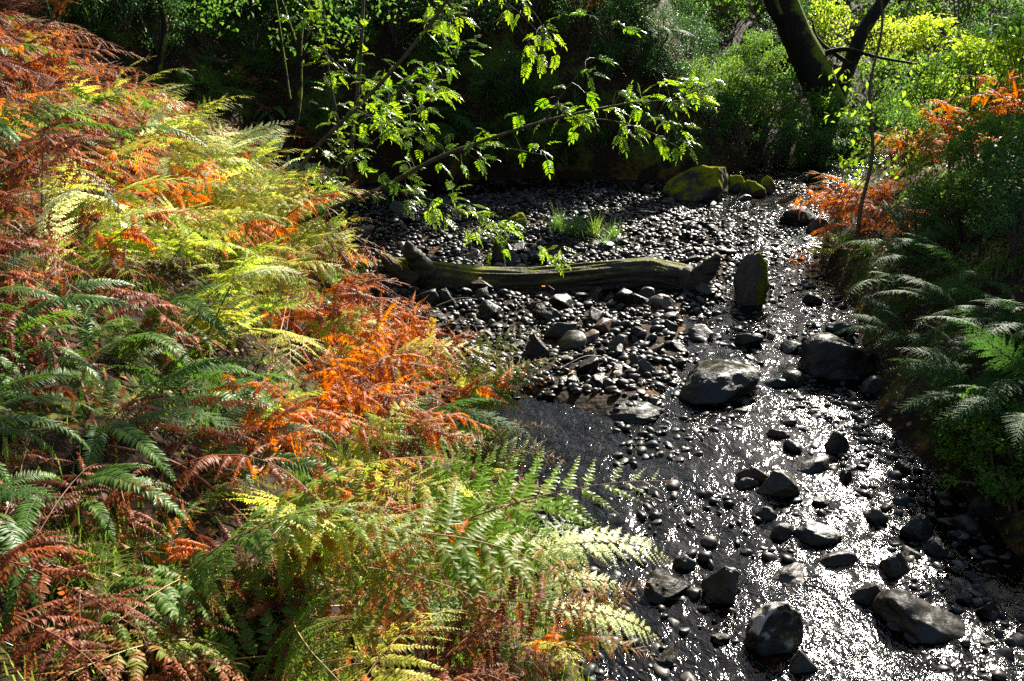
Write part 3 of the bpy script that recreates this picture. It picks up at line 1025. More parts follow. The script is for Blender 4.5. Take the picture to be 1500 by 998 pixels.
def resolve_labels():
    for (text, place), lst in labels.items():
        if len(lst) == 1:
            lst[0][2]['label'] = '%s %s' % (text, place)
            continue
        lst.sort(key=lambda q: q[0])
        for i, (_, _, o) in enumerate(lst):
            if len(lst) > 12:
                o['label'] = '%s %s' % (text, place)
            elif i == 0:
                o['label'] = 'leftmost %s %s' % (text, place)
            elif i == len(lst) - 1:
                o['label'] = 'rightmost %s %s' % (text, place)
            else:
                o['label'] = '%s from left, %s %s' % (ORD[i], text, place)


MIXK = {'orange': ('brown', 'yellow', 'brown'), 'brown': ('orange', 'green', 'hard'), 'yellow': ('lime', 'orange', 'pale', 'green'), 'green': ('brown', 'yellow', 'lime'), 'hard': ('hard', 'male', 'brown')}


def fern(kind, x, y, n=6, size=.7, az=None, spread=60, place='', text=None, z=None, tilt=0):
    nm, tx = KINDTXT[kind]
    root = bpy.data.objects.new(nm, None); C.objects.link(root)
    root.location = (x, y, (tz(x, y) if z is None else z) - .01)
    for i in range(n):
        kk = kind if random.random() < .72 else random.choice(MIXK.get(kind, (kind,)))
        o = bpy.data.objects.new('frond', random.choice(FT[kk])); C.objects.link(o)
        o.parent = root
        a = (az if az is not None else random.uniform(0, 360)) + (random.gauss(0, spread) if az is not None else 360 / n * i)
        s = size * random.uniform(.6, 1.3)
        o.scale = (s, s * random.uniform(.85, 1.1) * random.choice((-1, 1)), s * random.uniform(.85, 1.1))
        o.rotation_euler = (random.gauss(0, .38), random.gauss(R(tilt), .22), R(a))
        o.location = (random.uniform(-.05, .05), random.uniform(-.05, .05), 0)
    want_label(root, text or tx, place, 'fern', GROUPTXT[kind])
    return root


def downhill(x, y):
    e = .25
    gx = tz(x + e, y) - tz(x - e, y); gy = tz(x, y + e) - tz(x, y - e)
    return math.degrees(math.atan2(-gy, -gx))


ZONES = [  # cx, cy, rx, ry, kind
    (50, 200, 110, 110, 'brown'), (170, 170, 60, 60, 'yellow'), (140, 250, 60, 60, 'orange'), (40, 60, 60, 70, 'brown'), (20, 280, 50, 60, 'brown'), (120, 310, 50, 40, 'yellow'), (200, 330, 70, 50, 'yellow'),
    (300, 260, 150, 90, 'yellow'), (400, 350, 90, 80, 'yellow'), (250, 230, 40, 40, 'pale'), (330, 400, 60, 50, 'yellow'),
    (130, 440, 150, 75, 'hard'), (250, 520, 130, 75, 'hard'), (40, 580, 90, 80, 'hard'),
    (460, 560, 100, 135, 'orange'), (510, 420, 95, 65, 'orange'), (440, 420, 50, 40, 'orange'), (380, 480, 50, 50, 'yellow'),
    (250, 650, 170, 40, 'brown'), (420, 690, 100, 50, 'yellow'), (340, 720, 50, 40, 'orange'),
    (90, 720, 110, 100, 'brown'), (110, 900, 160, 110, 'brown'), (30, 790, 40, 40, 'hard'), (300, 770, 90, 50, 'green'), (220, 830, 60, 40, 'brown'),
    (330, 850, 100, 50, 'brown'), (300, 960, 170, 60, 'green'), (600, 740, 130, 70, 'green'), (470, 800, 90, 60, 'green'), (520, 720, 60, 40, 'yellow'),
    (720, 920, 100, 60, 'orange'), (640, 880, 60, 50, 'brown'), (560, 930, 100, 60, 'brown'), (480, 940, 60, 50, 'hard'), (600, 650, 80, 60, 'green'), (620, 860, 90, 50, 'green'),
    (580, 580, 50, 60, 'male'), (780, 800, 120, 60, 'green'), (820, 960, 80, 50, 'brown'), (660, 980, 60, 40, 'yellow'),
]


def zone(px, py):
    best = None; bs = 1e9
    for cx, cy, rx, ry, k in ZONES:
        s = ((px - cx) / rx) ** 2 + ((py - cy) / ry) ** 2
        s *= random.uniform(.4, 2.2)
        if s < bs:
            bs = s; best = k
    return best


def place_left(px, py, d):
    h = "at the water's edge" if d < .35 else ('low on the left bank' if d < .9 else ('midway up the left bank' if d < 1.7 else 'high on the left bank'))
    if py < 330:
        q = 'behind the rowan' if px > 420 else 'by the dark hollow'
    else:
        q = 'level with the log' if py < 480 else 'level with the gravel' if py < 640 else 'beside the rapids' if py < 800 else 'in the near corner'
    return h + ' ' + q


SIZE = {'orange': .6, 'brown': .66, 'yellow': .64, 'green': .62, 'hard': .42, 'male': .52, 'pale': .62}
pts = []
tries = 0
while len(pts) < 235 and tries < 20000:
    tries += 1
    y = random.uniform(1.3, 8.8); x = random.uniform(-5, .5)
    a, dl, dr = chan_info([x], [y])
    if a[0] or dl[0] > dr[0] or dl[0] > 3.6 or dl[0] < .06:
        continue
    z = tz(x, y)
    px, py, dep = (float(q) for q in proj(x, y, z + .2))
    if not (-160 < px < 1000 and -60 < py < 1130) or dep < 1.35:
        continue
    sp = .15 + .028 * dep
    if any((x - a0) ** 2 + (y - b0) ** 2 < sp * sp for a0, b0 in pts):
        continue
    if px > 505 and 320 < py < 500:
        continue
    low = px > 470 and py > 640
    if low and random.random() < .35:
        continue
    pts.append((x, y))
    k = zone(px, py)
    dh = downhill(x, y)
    fern(k, x, y, random.choice((5, 6, 7)) if k != 'hard' else random.choice((8, 9, 10)), SIZE[k] * (.7 if low or (px > 420 and 320 < py < 500) else 1.25 if dep > 4.2 else 1 if dep > 2.2 else .85), dh, 62, place_left(px, py, float(dl[0])))


# single fronds that stand out in the photograph: base and tip pixel with distances
def hero(kind, p0, p1, text, n=1, size=None, twist=0.0, grp=None, seed=0):
    """a plant whose frond runs from the ground under p0 to p1"""
    if p0[2] is None:
        p0 = (p0[0], p0[1], hit(p0[0], p0[1] + 35).y - .05)
        p1 = (p1[0], p1[1], p0[2] + p1[2])
    a = at(*p0); b = at(*p1)
    v = b - a
    nm = KINDTXT[kind][0]
    gz = tz(a.x, a.y)
    root = bpy.data.objects.new(nm, None); C.objects.link(root)
    root.location = (a.x, a.y, min(gz, a.z))
    me = FT[kind][seed % len(FT[kind])]
    o = bpy.data.objects.new('frond', me); C.objects.link(o); o.parent = root
    # end point of the mesh's own rachis
    co = np.empty(len(me.vertices) * 3, np.float32); me.vertices.foreach_get('co', co); co = co.reshape(-1, 3)
    tip = Vector(co[26 * 4].tolist())
    s = v.length / tip.length
    q = tip.to_track_quat('X', 'Z').inverted()
    rot = v.to_track_quat('X', 'Z') @ Matrix.Rotation(twist, 3, 'X').to_quaternion() @ q
    o.rotation_mode = 'QUATERNION'; o.rotation_quaternion = rot
    o.scale = (s, s, s)
    o.location = a - root.location
    gap = a.z - root.location.z
    if gap > .04:
        vd = Vector((v.x, v.y, 0)).normalized(); e = -vd * .16
        ez = tz(a.x + e.x, a.y + e.y) - root.location.z
        mb = MB(); sp_ = smooth_path([Vector((e.x, e.y, min(ez, gap) - .03)), Vector((e.x * .62, e.y * .62, min(ez, gap) * .5 + gap * .35)), Vector((0, 0, gap)) + vd * .02], 10)
        mb.tube(sp_, [.0042 - .0001 * k for k in range(10)], 5)
        obj('stalk', mb.mesh('stalk', [M['stem_grn']], True), root)
    tag(root, text, 'fern', grp)
    return root


hero('lime', (500, 850, 2.45), (985, 705, 2.6), 'large green bracken frond with brown flecks reaching out over the water', twist=.22, seed=1)
hero('green', (400, 800, 2.25), (925, 900, 2.3), 'long arching frond with hanging purplish side leaves above the near orange bracken', twist=.22, seed=2)
hero('pale', (700, 860, 2.55), (985, 822, 2.65), 'fern tip coloured whitish as if sunlit, poking out over the dark water', twist=.22, seed=0)
hero('pale', (760, 870, 2.75), (920, 865, 2.75), 'frond coloured sunlit pale just under the whitish fern tip', twist=.22, seed=1)
hero('pale', (760, 900, 2.35), (970, 945, 2.4), 'small fern tip coloured sunlit pale, lowest over the water', twist=.22, seed=2)
hero('green', (560, 960, None), (90, 990, -.3), 'nearest bracken frond, green and brown, lying across the bottom corner', twist=-.8, seed=0)
hero('green', (540, 890, None), (160, 935, -.25), 'second near green and brown bracken frond above the nearest one', twist=-.8, seed=3)
hero('lime', (560, 770, 2.9), (712, 640, 3.2), 'yellow green rust flecked frond at the water edge above the large green frond', twist=.22, seed=4)
hero('green', (470, 680, 3.3), (730, 655, 3.5), 'reddish edged bracken frond beside the mid stream pool', twist=.22, seed=2)
hero('brown', (560, 640, 4.2), (672, 570, 4.5), 'brown tipped green frond pointing at the gravel', twist=.4, seed=1)
hero('brown', (560, 590, 4.2), (685, 635, 4.4), 'dark red bracken hanging to the water below the gravel pointing frond', twist=.2, seed=2)
hero('pale', (405, 250, None), (500, 265, -.1), 'broad bracken frond with sunlit white painted in, above the branch base', twist=.22, seed=1)
hero('pale', (425, 280, None), (368, 178, .1), 'frond whitened as if sunlit, pointing up and left against the shade', twist=.22, seed=0)
hero('yellow', (165, 190, None), (230, 82, .1), 'bright yellow frond standing upright against the dark hollow', twist=.22, seed=2)
hero('pale', (200, 245, None), (262, 150, .2), 'frond coloured sunlit white beside the upright yellow one', twist=.22, seed=2)
hero('pale', (240, 225, None), (352, 218, 0), 'fern frond coloured sunlit cream arching right of the sunlit white one', twist=.22, seed=1)
hero('brown', (420, 420, 4.8), (590, 395, 5.2), 'orange brown arching bracken frond touching the left end of the log', twist=.4, seed=3)
hero('lime', (560, 810, 2.6), (800, 645, 2.8), 'upright brown flecked green frond behind the large green one', twist=.22, seed=2)
hero('lime', (560, 860, 2.5), (840, 790, 2.6), 'green frond lying just under the large green frond', twist=.22, seed=0)
hero('pale', (680, 870, 2.6), (870, 798, 2.7), 'fern frond coloured sunlit cream between the large green frond and the whitish tip', twist=.22, seed=2)
hero('brown', (620, 900, 2.3), (905, 925, 2.4), 'rust red bracken frond above the lowest pale tip', twist=.5, seed=2)
hero('brown', (560, 930, 2.1), (800, 975, 2.15), 'dull brown bracken frond at the bottom edge by the water', twist=.5, seed=5)
hero('green', (500, 900, 2.15), (760, 940, 2.2), 'green frond with hanging brown side leaves near the bottom edge', twist=.22, seed=5)
hero('green', (380, 830, 2.3), (640, 770, 2.5), 'long green frond with pinkish leaf tips across the near bracken', twist=.22, seed=4)
hero('green', (330, 800, 2.4), (560, 700, 2.8), 'bronze and green frond arching over the mossy patch', twist=.22, seed=3)
hero('lime', (560, 690, 3.4), (690, 640, 3.5), 'small bright green frond by the mid stream pool', twist=.22, seed=1)
hero('yellow', (300, 440, 3.4), (470, 420, 3.5), 'broad yellow frond arching over the dark comb leaved ferns', twist=.22, seed=3)
hero('yellow', (260, 360, 3.7), (420, 330, 3.9), 'large lime yellow bracken frond high on the lit bank', twist=.22, seed=4)
hero('pale', (330, 420, 3.4), (440, 400, 3.5), 'frond with silvery sheen in its colour hanging beside the yellow ones', twist=.22, seed=3)
hero('brown', (60, 200, 3.6), (190, 330, 3.3), 'long rust brown frond hanging down the upper left bank', twist=.4, seed=6)
hero('orange', (420, 520, 3.7), (540, 640, 3.6), 'glowing orange frond drooping towards the goldenrod', twist=.3, seed=2)
hero('hard', (430, 870, 2.2), (370, 830, 2.3), 'single stiff dark green fern leaf standing up near the bottom', twist=.8, seed=1)
hero('hard', (235, 735, 2.6), (260, 800, 2.4), 'single pale backed comb frond hanging over the moss', twist=.2, seed=0)
hero('brown', (440, 560, 3.6), (350, 700, 3.2), 'withered brown frond drooping down the bank from the orange bracken', twist=-.3, seed=4)
hero('brown', (20, 700, 2.3), (195, 870, 2.1), 'long red brown frond sweeping down across the left foreground', twist=.2, seed=1)
hero('brown', (0, 400, 2.9), (110, 620, 2.6), 'red brown bracken frond drooping over the dark green ferns', twist=.2, seed=3)
hero('yellow', (330, 690, 3.0), (460, 760, 2.8), 'glowing yellow frond over the mossy patch', twist=.22, seed=0)

# bare dead bracken stalks lying across the ferns
def stalk(pts_, r, text, mat='stem_red'):
    P = [hit(a, b) + Vector((0, 0, dz)) for a, b, dz in pts_]
    base = P[0].copy()
    mb = MB(); Q = [p - base for p in smooth_path(P, 16)]
    mb.tube(Q, [r * (1 - .5 * k / 15) for k in range(16)], 6)
    o = obj('dead_stalk', mb.mesh('dead_stalk', [M[mat]], True), None, base, text, 'stalk')


stalk([(145, 640, 0), (95, 535, .12), (0, 420, .2)], .006, 'long red brown dead stalk slanting through the dark comb leaved ferns')
stalk([(390, 790, 0), (280, 735, .1), (170, 712, .12)], .006, 'straight orange dead stalk above the mossy hollow', 'stem_red')
stalk([(10, 850, .05), (60, 878, .1), (160, 880, .05)], .005, 'kinked dead stalk in the left foreground')
stalk([(370, 600, 0), (410, 540, .12), (430, 470, .2)], .005, 'dead stalk rising out of the orange bracken')
stalk([(360, 610, 0), (420, 560, .12), (520, 520, .15)], .004, 'thin dead stalk arching right over the orange bracken')
stalk([(520, 960, 0), (535, 860, .12), (560, 730, .2)], .005, 'pale yellow dead stalk standing upright in the near bracken', 'stem_yel')
stalk([(180, 860, 0), (200, 940, .05), (215, 990, .05)], .003, 'thin twig leaning in the near corner')
stalk([(380, 700, .02), (440, 660, .1), (500, 600, .12)], .004, 'thin red stalk above the glowing yellow frond')
stalk([(60, 520, .02), (75, 480, .1), (95, 400, .2)], .004, 'thin dark stalk between the comb leaved ferns', 'stem_brn')

# ------------------------------------------------------------------ rowan: compound leaves
def rowan_leaf(mb, p, d, nrm, L, r, pairs=6):
    d = d.normalized(); sd = nrm.cross(d).normalized(); n = d.cross(sd).normalized()
    if n.dot(nrm) < 0: n = -n
    pts = []; q = p; dd = d
    for k in range(9):
        pts.append(q.copy()); dd = (dd + Vector((0, 0, -1)) * .07).normalized(); q = q + dd * (L / 8)
    mb.tube(pts, [.0012] * 9, 3, 0, 1, cap=False)

    def leaflet(b, dr, ln):
        s2 = n.cross(dr).normalized(); w = ln * .135; lift = n * (w * .35)
        a1 = b + dr * ln * .3; a2 = b + dr * ln * .7; tp = b + dr * ln - n * ln * .12
        mb.add([b, a1 - s2 * w + lift, a1, a1 + s2 * w + lift, a2 - s2 * w * .85 + lift, a2, a2 + s2 * w * .85 + lift, tp],
               [(0, 2, 1), (0, 3, 2), (1, 2, 5, 4), (2, 3, 6, 5), (4, 5, 7), (5, 6, 7)], r.random(), 0)
    for k in range(pairs):
        i = 2 + k
        if i > 8: break
        b = pts[i]
        for sg in (-1, 1):
            dr = (d * .45 + sd * sg * .9 + n * r.uniform(-.25, .2) + Vector((0, 0, -.15))).normalized()
            leaflet(b, dr, L * .36 * (1 - .05 * k))
    leaflet(pts[-1], dd, L * .34)


def rowan(name, label, base, stems, leaves_per, seed, extra=()):
    """stems: list of (partname, [points], r0, r1, leafdensity)"""
    r = random.Random(seed)
    root = bpy.data.objects.new(name, None); C.objects.link(root); root.location = base
    tag(root, label, 'tree')
    for part, pts_, r0, r1, dens in stems:
        P = [p - base for p in smooth_path(pts_, 26)]
        mb = MB(); mb.tube(P, [r0 + (r1 - r0) * k / 25 for k in range(26)], 8, wob=.15, rnd=r)
        st = obj(part, mb.mesh(part, [M['bark_plain']], True), root)
        lf = MB(); cnt = 0
        Ltot = sum((P[k + 1] - P[k]).length for k in range(25))
        nleaf = int(Ltot * dens * .72)
        for q in range(nleaf):
            s = r.random() ** .75
            k = min(int(s * 25), 24)
            p = P[k].lerp(P[k + 1], r.random())
            t = (P[k + 1] - P[k]).normalized()
            # twig
            dv = Vector((r.gauss(0, 1), r.gauss(0, .8), r.gauss(.1, .7)))
            dv = (dv - t * dv.dot(t) * .5).normalized()
            tl = r.uniform(.02, .16)
            e = p + dv * tl
            lf.tube([p, p.lerp(e, .5) + Vector((0, 0, .01)), e], [.0025, .002, .0015], 3, 0, 1, cap=False)
            for w in range(r.choice((1, 2, 2, 3))):
                d2 = (dv * .5 + t * .4 + Vector((r.gauss(0, .6), r.gauss(0, .6), r.gauss(-.25, .35)))).normalized()
                nr = (Vector((0, 0, 1)) + Vector((r.gauss(0, .4), r.gauss(0, .4), 0))).normalized()
                rowan_leaf(lf, e, d2, nr, r.uniform(.09, .145), r)
            cnt += 1
        if cnt:
            obj('foliage', lf.mesh('foliage', [M['rowan'], M['stem_grn']], False), st)
    return root


b0 = hit(398, 340)
Yb = b0.y
rowan('rowan_tree', 'slender rowan sapling leaning right with a long leafy branch over the stream', b0, [
    ('branch', [b0, at(470, 312, Yb - .1), at(560, 275, Yb - .2), at(640, 232, Yb - .3), at(720, 203, Yb - .35), at(800, 177, Yb - .4), at(890, 157, Yb - .4)], .021, .009, 13),
    ('branch', [at(880, 159, Yb - .4), at(930, 150, Yb - .4), at(985, 145, Yb - .45), at(1055, 120, Yb - .5)], .008, .003, 38),
    ('branch', [at(828, 175, Yb - .4), at(890, 176, Yb - .45), at(950, 193, Yb - .5), at(1003, 222, Yb - .5)], .005, .002, 34),
    ('branch', [at(800, 177, Yb - .4), at(822, 140, Yb - .4), at(855, 95, Yb - .4), at(880, 20, Yb - .4)], .006, .002, 18),
    ('branch', [at(690, 213, Yb - .33), at(735, 216, Yb - .3), at(800, 228, Yb - .3)], .005, .002, 20),
    ('branch', [at(560, 275, Yb - .2), at(620, 290, Yb - .2), at(690, 315, Yb - .2), at(745, 352, Yb - .25)], .007, .002, 55),
    ('branch', [at(745, 352, Yb - .25), at(790, 362, Yb - .25), at(828, 392, Yb - .2)], .003, .0015, 14),
    ('branch', [at(430, 325, Yb - .05), at(480, 260, Yb), at(570, 190, Yb + .1), at(650, 130, Yb + .1)], .008, .003, 34),
], None, 5)
b1 = hit(402, 318)
rowan('rowan_tree', 'second rowan sapling with a straight branch rising steeply to the right', b1, [
    ('trunk', [b1, at(450, 232, b1.y - .1), at(520, 160, b1.y - .2), at(585, 92, b1.y - .3), at(650, 8, b1.y - .35), at(700, -80, b1.y - .4)], .02, .011, 9),
    ('branch', [at(620, 47, b1.y - .3), at(680, 20, b1.y - .3), at(740, 5, b1.y - .35), at(800, 60, b1.y - .4)], .006, .002, 26),
    ('branch', [at(650, 8, b1.y - .3), at(730, -20, b1.y - .3), at(790, 30, b1.y - .5), at(800, 90, b1.y - .5)], .006, .002, 16),
    ('branch', [at(650, 8, b1.y - .3), Vector((.1, 4.7, 3.15)), Vector((.5, 5.2, 3.35)), Vector((.95, 5.7, 3.55))], .01, .003, 36),  # this and the next branch are unseen, added to shade the lower left
    ('branch', [Vector((.1, 4.7, 3.15)), Vector((.2, 4.9, 3.6)), Vector((.35, 5.1, 4.0))], .006, .002, 34),
    ('branch', [at(520, 160, b1.y - .2), at(560, 180, b1.y - .2), at(640, 215, b1.y - .2)], .006, .002, 42),
], None, 9)
b2 = hit(503, 352)
rowan('rowan_tree', 'tall thin twin stemmed rowan rising behind the leaning branches', b2, [
    ('trunk', [b2, at(512, 240, b2.y), at(525, 120, b2.y), at(532, 0, b2.y), at(536, -150, b2.y)], .026, .016, 12),
    ('trunk', [b2 + Vector((.05, .02, 0)), at(500, 300, b2.y), at(498, 200, b2.y + .1), at(480, 90, b2.y + .1), at(470, -60, b2.y)], .016, .008, 20),
    ('branch', [at(515, 190, b2.y), at(560, 150, b2.y), at(620, 110, b2.y), at(690, 60, b2.y)], .01, .003, 44),
    ('branch', [at(525, 120, b2.y), at(480, 80, b2.y), at(440, 20, b2.y)], .01, .003, 40),
], None, 11)

# ------------------------------------------------------------------ bushes and tree crowns
def leaf_cloud(mb_name, seed, centers, per, size, mat, rad, flat_=.75, stems=None, aspect=.55):
    """many folded leaves spread through clumps; centers (k,3)"""
    g = np.random.default_rng(seed)
    centers = np.asarray(centers, float)
    k = len(centers)
    n = k * per
    c = np.repeat(centers, per, 0)
    off = g.normal(size=(n, 3))
    off /= np.linalg.norm(off, axis=1)[:, None]
    off *= (g.random(n) ** .5)[:, None] * np.repeat(g.uniform(.6, 1.25, k) * rad, per)[:, None]
    off[:, 2] *= flat_
    p = c + off
    d = g.normal(size=(n, 3)); d[:, 2] -= .5
    d /= np.linalg.norm(d, axis=1)[:, None]
    up = np.zeros((n, 3)); up[:, 2] = 1; up += g.normal(size=(n, 3)) * .55
    s = np.cross(up, d); s /= np.linalg.norm(s, axis=1)[:, None] + 1e-9
    nn = np.cross(d, s)
    L = (size * g.uniform(.6, 1.25, n))[:, None]
    W = L * aspect * .5
    mid = p + d * L * .45
    V = np.stack([p, mid - s * W + nn * W * .4, mid, mid + s * W + nn * W * .4, p + d * L - nn * L * .1], 1).reshape(-1, 3)
    b = (np.arange(n) * 5)[:, None]
    F = np.concatenate([b + np.array([[0, 2, 1]]), b + np.array([[0, 3, 2]]), b + np.array([[1, 2, 4]]), b + np.array([[2, 3, 4]])], 0)
    return mesh_np(mb_name, V, [F], [M[mat]], [0], False, {'u': np.repeat(g.random(n), 5)})


def bush_meshes(seed, h, w, mat, clumps, per, size):
    g = np.random.default_rng(seed)
    cs = []; mb = MB(); rr = random.Random(seed)
    for i in range(clumps):
        a = g.uniform(0, 2 * PI); q = math.sqrt(g.random()) * w; z = h * (.15 + .85 * g.random() ** .8)
        q *= math.sin(PI * min(.97, .22 + .68 * z / h)) ** .7
        c = Vector((math.cos(a) * q, math.sin(a) * q, z)); cs.append(c[:])
        if i % 2 == 0:
            mb.tube([(rr.uniform(-.05, .05), rr.uniform(-.05, .05), -.1), c * .5 + Vector((rr.uniform(-.06, .06), rr.uniform(-.06, .06), h * .08)), c * 1.06], [.018, .011, .004], 5, 0, 0)
    return (leaf_cloud('foliage', seed, cs, per, size, mat, h * .2), mb.mesh('stems', [M['stem_brn']], True))


BUSH = {
    'bush': [bush_meshes(s, 1.3, .75, 'bush', 34, 75, .055) for s in (1, 2, 3)],
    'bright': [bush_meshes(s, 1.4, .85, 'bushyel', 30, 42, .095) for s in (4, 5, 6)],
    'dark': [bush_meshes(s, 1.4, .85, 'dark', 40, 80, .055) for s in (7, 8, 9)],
    'big': [bush_meshes(s, 1.3, .8, 'bush', 26, 42, .095) for s in (12, 13, 14)],
    'low': [bush_meshes(s, .4, .4, 'bush', 22, 45, .04) for s in (10, 11)],
}
BTXT = {'bush': ('shrub', 'glossy small leaved shrub'), 'bright': ('shrub', 'yellow green leafy shrub'),
        'dark': ('shrub', 'dark evergreen shrub'), 'low': ('low_plant', 'low leafy green plant'), 'big': ('shrub', 'broad leaved shrub')}


def bush(kind, x, y, s, place, text=None, z=None):
    f, st = random.choice(BUSH[kind])
    nm, tx = BTXT[kind]
    root = bpy.data.objects.new(nm, None); C.objects.link(root)
    root.location = (x, y, tz(x, y) - .03 if z is None else z)
    root.rotation_euler = (random.uniform(-.12, .12), random.uniform(-.12, .12), random.uniform(0, 6.28))
    root.scale = (s * random.uniform(.85, 1.2), s * random.uniform(.85, 1.2), s * random.uniform(.85, 1.15))
    obj('foliage', f, root); obj('stems', st, root)
    want_label(root, text or tx, place, 'plant' if kind == 'low' else 'shrub', GROUP_B[kind])
    return root


GROUP_B = {'bush': 'glossy shrubs', 'bright': 'yellow green shrubs', 'dark': 'dark evergreen shrubs', 'low': 'low leafy plants', 'big': 'broad leaved shrubs'}


def shrub_at(kind, px, py, s, place, text=None):
    p = hit(px, py)
    return bush(kind, p.x, p.y, s, place, text)


def shrub_y(kind, px, Y, s, place, text=None):
    x = (px - 750) / FPX * (Y * CP + .6)
    return bush(kind, x, Y, s, place, text)


# shaded bank behind, left
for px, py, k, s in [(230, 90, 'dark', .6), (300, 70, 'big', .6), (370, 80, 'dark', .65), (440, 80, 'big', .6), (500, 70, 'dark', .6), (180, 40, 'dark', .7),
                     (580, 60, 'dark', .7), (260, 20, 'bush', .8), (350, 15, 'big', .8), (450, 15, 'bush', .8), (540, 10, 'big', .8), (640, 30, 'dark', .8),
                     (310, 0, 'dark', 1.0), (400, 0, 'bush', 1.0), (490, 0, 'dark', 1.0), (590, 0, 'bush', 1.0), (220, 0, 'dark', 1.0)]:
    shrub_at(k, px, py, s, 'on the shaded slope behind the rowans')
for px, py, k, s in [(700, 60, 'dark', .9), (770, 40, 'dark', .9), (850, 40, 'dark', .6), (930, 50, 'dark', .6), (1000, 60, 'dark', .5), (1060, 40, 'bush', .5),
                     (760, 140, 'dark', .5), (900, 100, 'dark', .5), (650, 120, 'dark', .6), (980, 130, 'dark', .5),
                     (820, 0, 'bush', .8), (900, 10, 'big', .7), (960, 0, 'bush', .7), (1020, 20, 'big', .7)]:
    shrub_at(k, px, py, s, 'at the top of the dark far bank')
for px, py, k, s in [(1085, 215, 'big', .55), (1120, 190, 'big', .6), (1150, 225, 'bush', .55), (1190, 225, 'big', .6), (1225, 240, 'dark', .5), (1110, 140, 'bush', .7),
                     (1160, 170, 'big', .6), (1200, 250, 'dark', .5), (1060, 175, 'bush', .6), (1130, 245, 'dark', .45), (1250, 225, 'bush', .55), (1275, 200, 'bush', .5)]:
    shrub_at(k, px, py, s, 'below the leaning mossy tree')
for px, Y, k, s in [(985, 12.4, 'dark', .4), (1010, 12.7, 'bush', .45), (1040, 12.5, 'dark', .4), (1070, 12.9, 'bush', .45), (1000, 13.4, 'dark', .45), (1050, 13.4, 'bush', .5), (1090, 13.4, 'big', .45),
                    (960, 12.9, 'dark', .45), (1020, 14.4, 'dark', .5), (1075, 14.5, 'bush', .5), (930, 12.5, 'dark', .4)]:
    shrub_y(k, px, Y, s, 'on the right corner of the dark far bank')
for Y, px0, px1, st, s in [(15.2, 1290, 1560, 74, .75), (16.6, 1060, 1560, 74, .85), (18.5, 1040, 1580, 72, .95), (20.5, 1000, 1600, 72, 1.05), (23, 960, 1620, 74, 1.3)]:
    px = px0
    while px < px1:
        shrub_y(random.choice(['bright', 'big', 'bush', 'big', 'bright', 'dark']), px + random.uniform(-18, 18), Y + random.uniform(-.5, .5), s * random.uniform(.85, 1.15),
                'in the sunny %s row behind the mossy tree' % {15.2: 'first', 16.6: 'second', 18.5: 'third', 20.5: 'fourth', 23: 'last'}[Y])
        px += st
for px, Y, k, s in [(1375, 7.3, 'big', .45), (1420, 7.5, 'big', .5), (1465, 7.2, 'big', .5), (1510, 7.4, 'big', .55), (1345, 6.8, 'dark', .36),
                    (1400, 6.7, 'big', .42), (1450, 6.5, 'dark', .45), (1500, 6.5, 'big', .5), (1550, 6.9, 'dark', .6), (1540, 5.9, 'dark', .6), (1480, 5.7, 'dark', .4)]:
    shrub_y(k, px, Y, s, 'on the right bank above the shaded ferns')
for px, Y, s in [(1310, 12.0, .8), (1360, 11.8, .8), (1420, 11.8, .9), (1480, 11.5, .9), (1540, 11.5, 1.0), (1320, 9.9, .45), (1500, 13.5, 1.1), (1390, 13.2, 1.0), (1570, 9.5, .7)]:
    shrub_y(random.choice(['bright', 'big', 'bush']), px, Y, s, 'behind the upper orange bracken')
for px, py in [(1440, 690), (1470, 715), (1425, 670), (1490, 680), (1500, 740), (1460, 660), (1410, 640), (1530, 700)]:
    shrub_at('low', px, py, random.uniform(.55, .8), 'at the foot of the right bank')
# right bank ferns
for px, py, s, n in [(1330, 440, .6, 7), (1360, 400, .65, 8), (1400, 470, .6, 7), (1345, 370, .55, 7), (1430, 420, .6, 7), (1330, 500, .5, 7), (1480, 540, .6, 9),
                     (1450, 600, .55, 9), (1500, 620, .6, 9), (1520, 500, .65, 8), (1420, 560, .45, 8), (1540, 570, .6, 8), (1480, 480, .6, 7), (1395, 360, .6, 7)]:
    p = hit(px, py)
    fern('male', p.x, p.y, n, s, 200, 55, 'on the shaded right bank')
for px, py, s in [(1275, 330, .75), (1250, 310, .7), (1300, 300, .75), (1320, 325, .7), (1235, 335, .6)]:
    p = hit(px, py)
    fern('orange', p.x, p.y, 6, s, 200, 70, 'around the thin sapling on the right bank')
for px, Y, s in [(1345, 10.4, .7), (1370, 10.0, .75), (1425, 10.3, .8), (1490, 9.6, .85), (1530, 9.8, .9), (1440, 9.0, .65), (1350, 9.5, .6), (1500, 10.6, .9)]:
    fern('orange', (px - 750) / FPX * (Y * CP + .5), Y, 8, s, 210, 75, 'on the sunlit upper right bank')
for px, py, s in [(1225, 365, .3), (1255, 370, .35), (1290, 365, .35), (1210, 380, .3)]:
    p = hit(px, py)
    fern('yellow', p.x, p.y, 6, s, 210, 70, 'along the right shore by the rapids')
p = hit(1180, 395)
fern('orange', p.x, p.y, 5, .3, 190, 60, 'hanging into the water by the rapids', 'small rusty red fern')
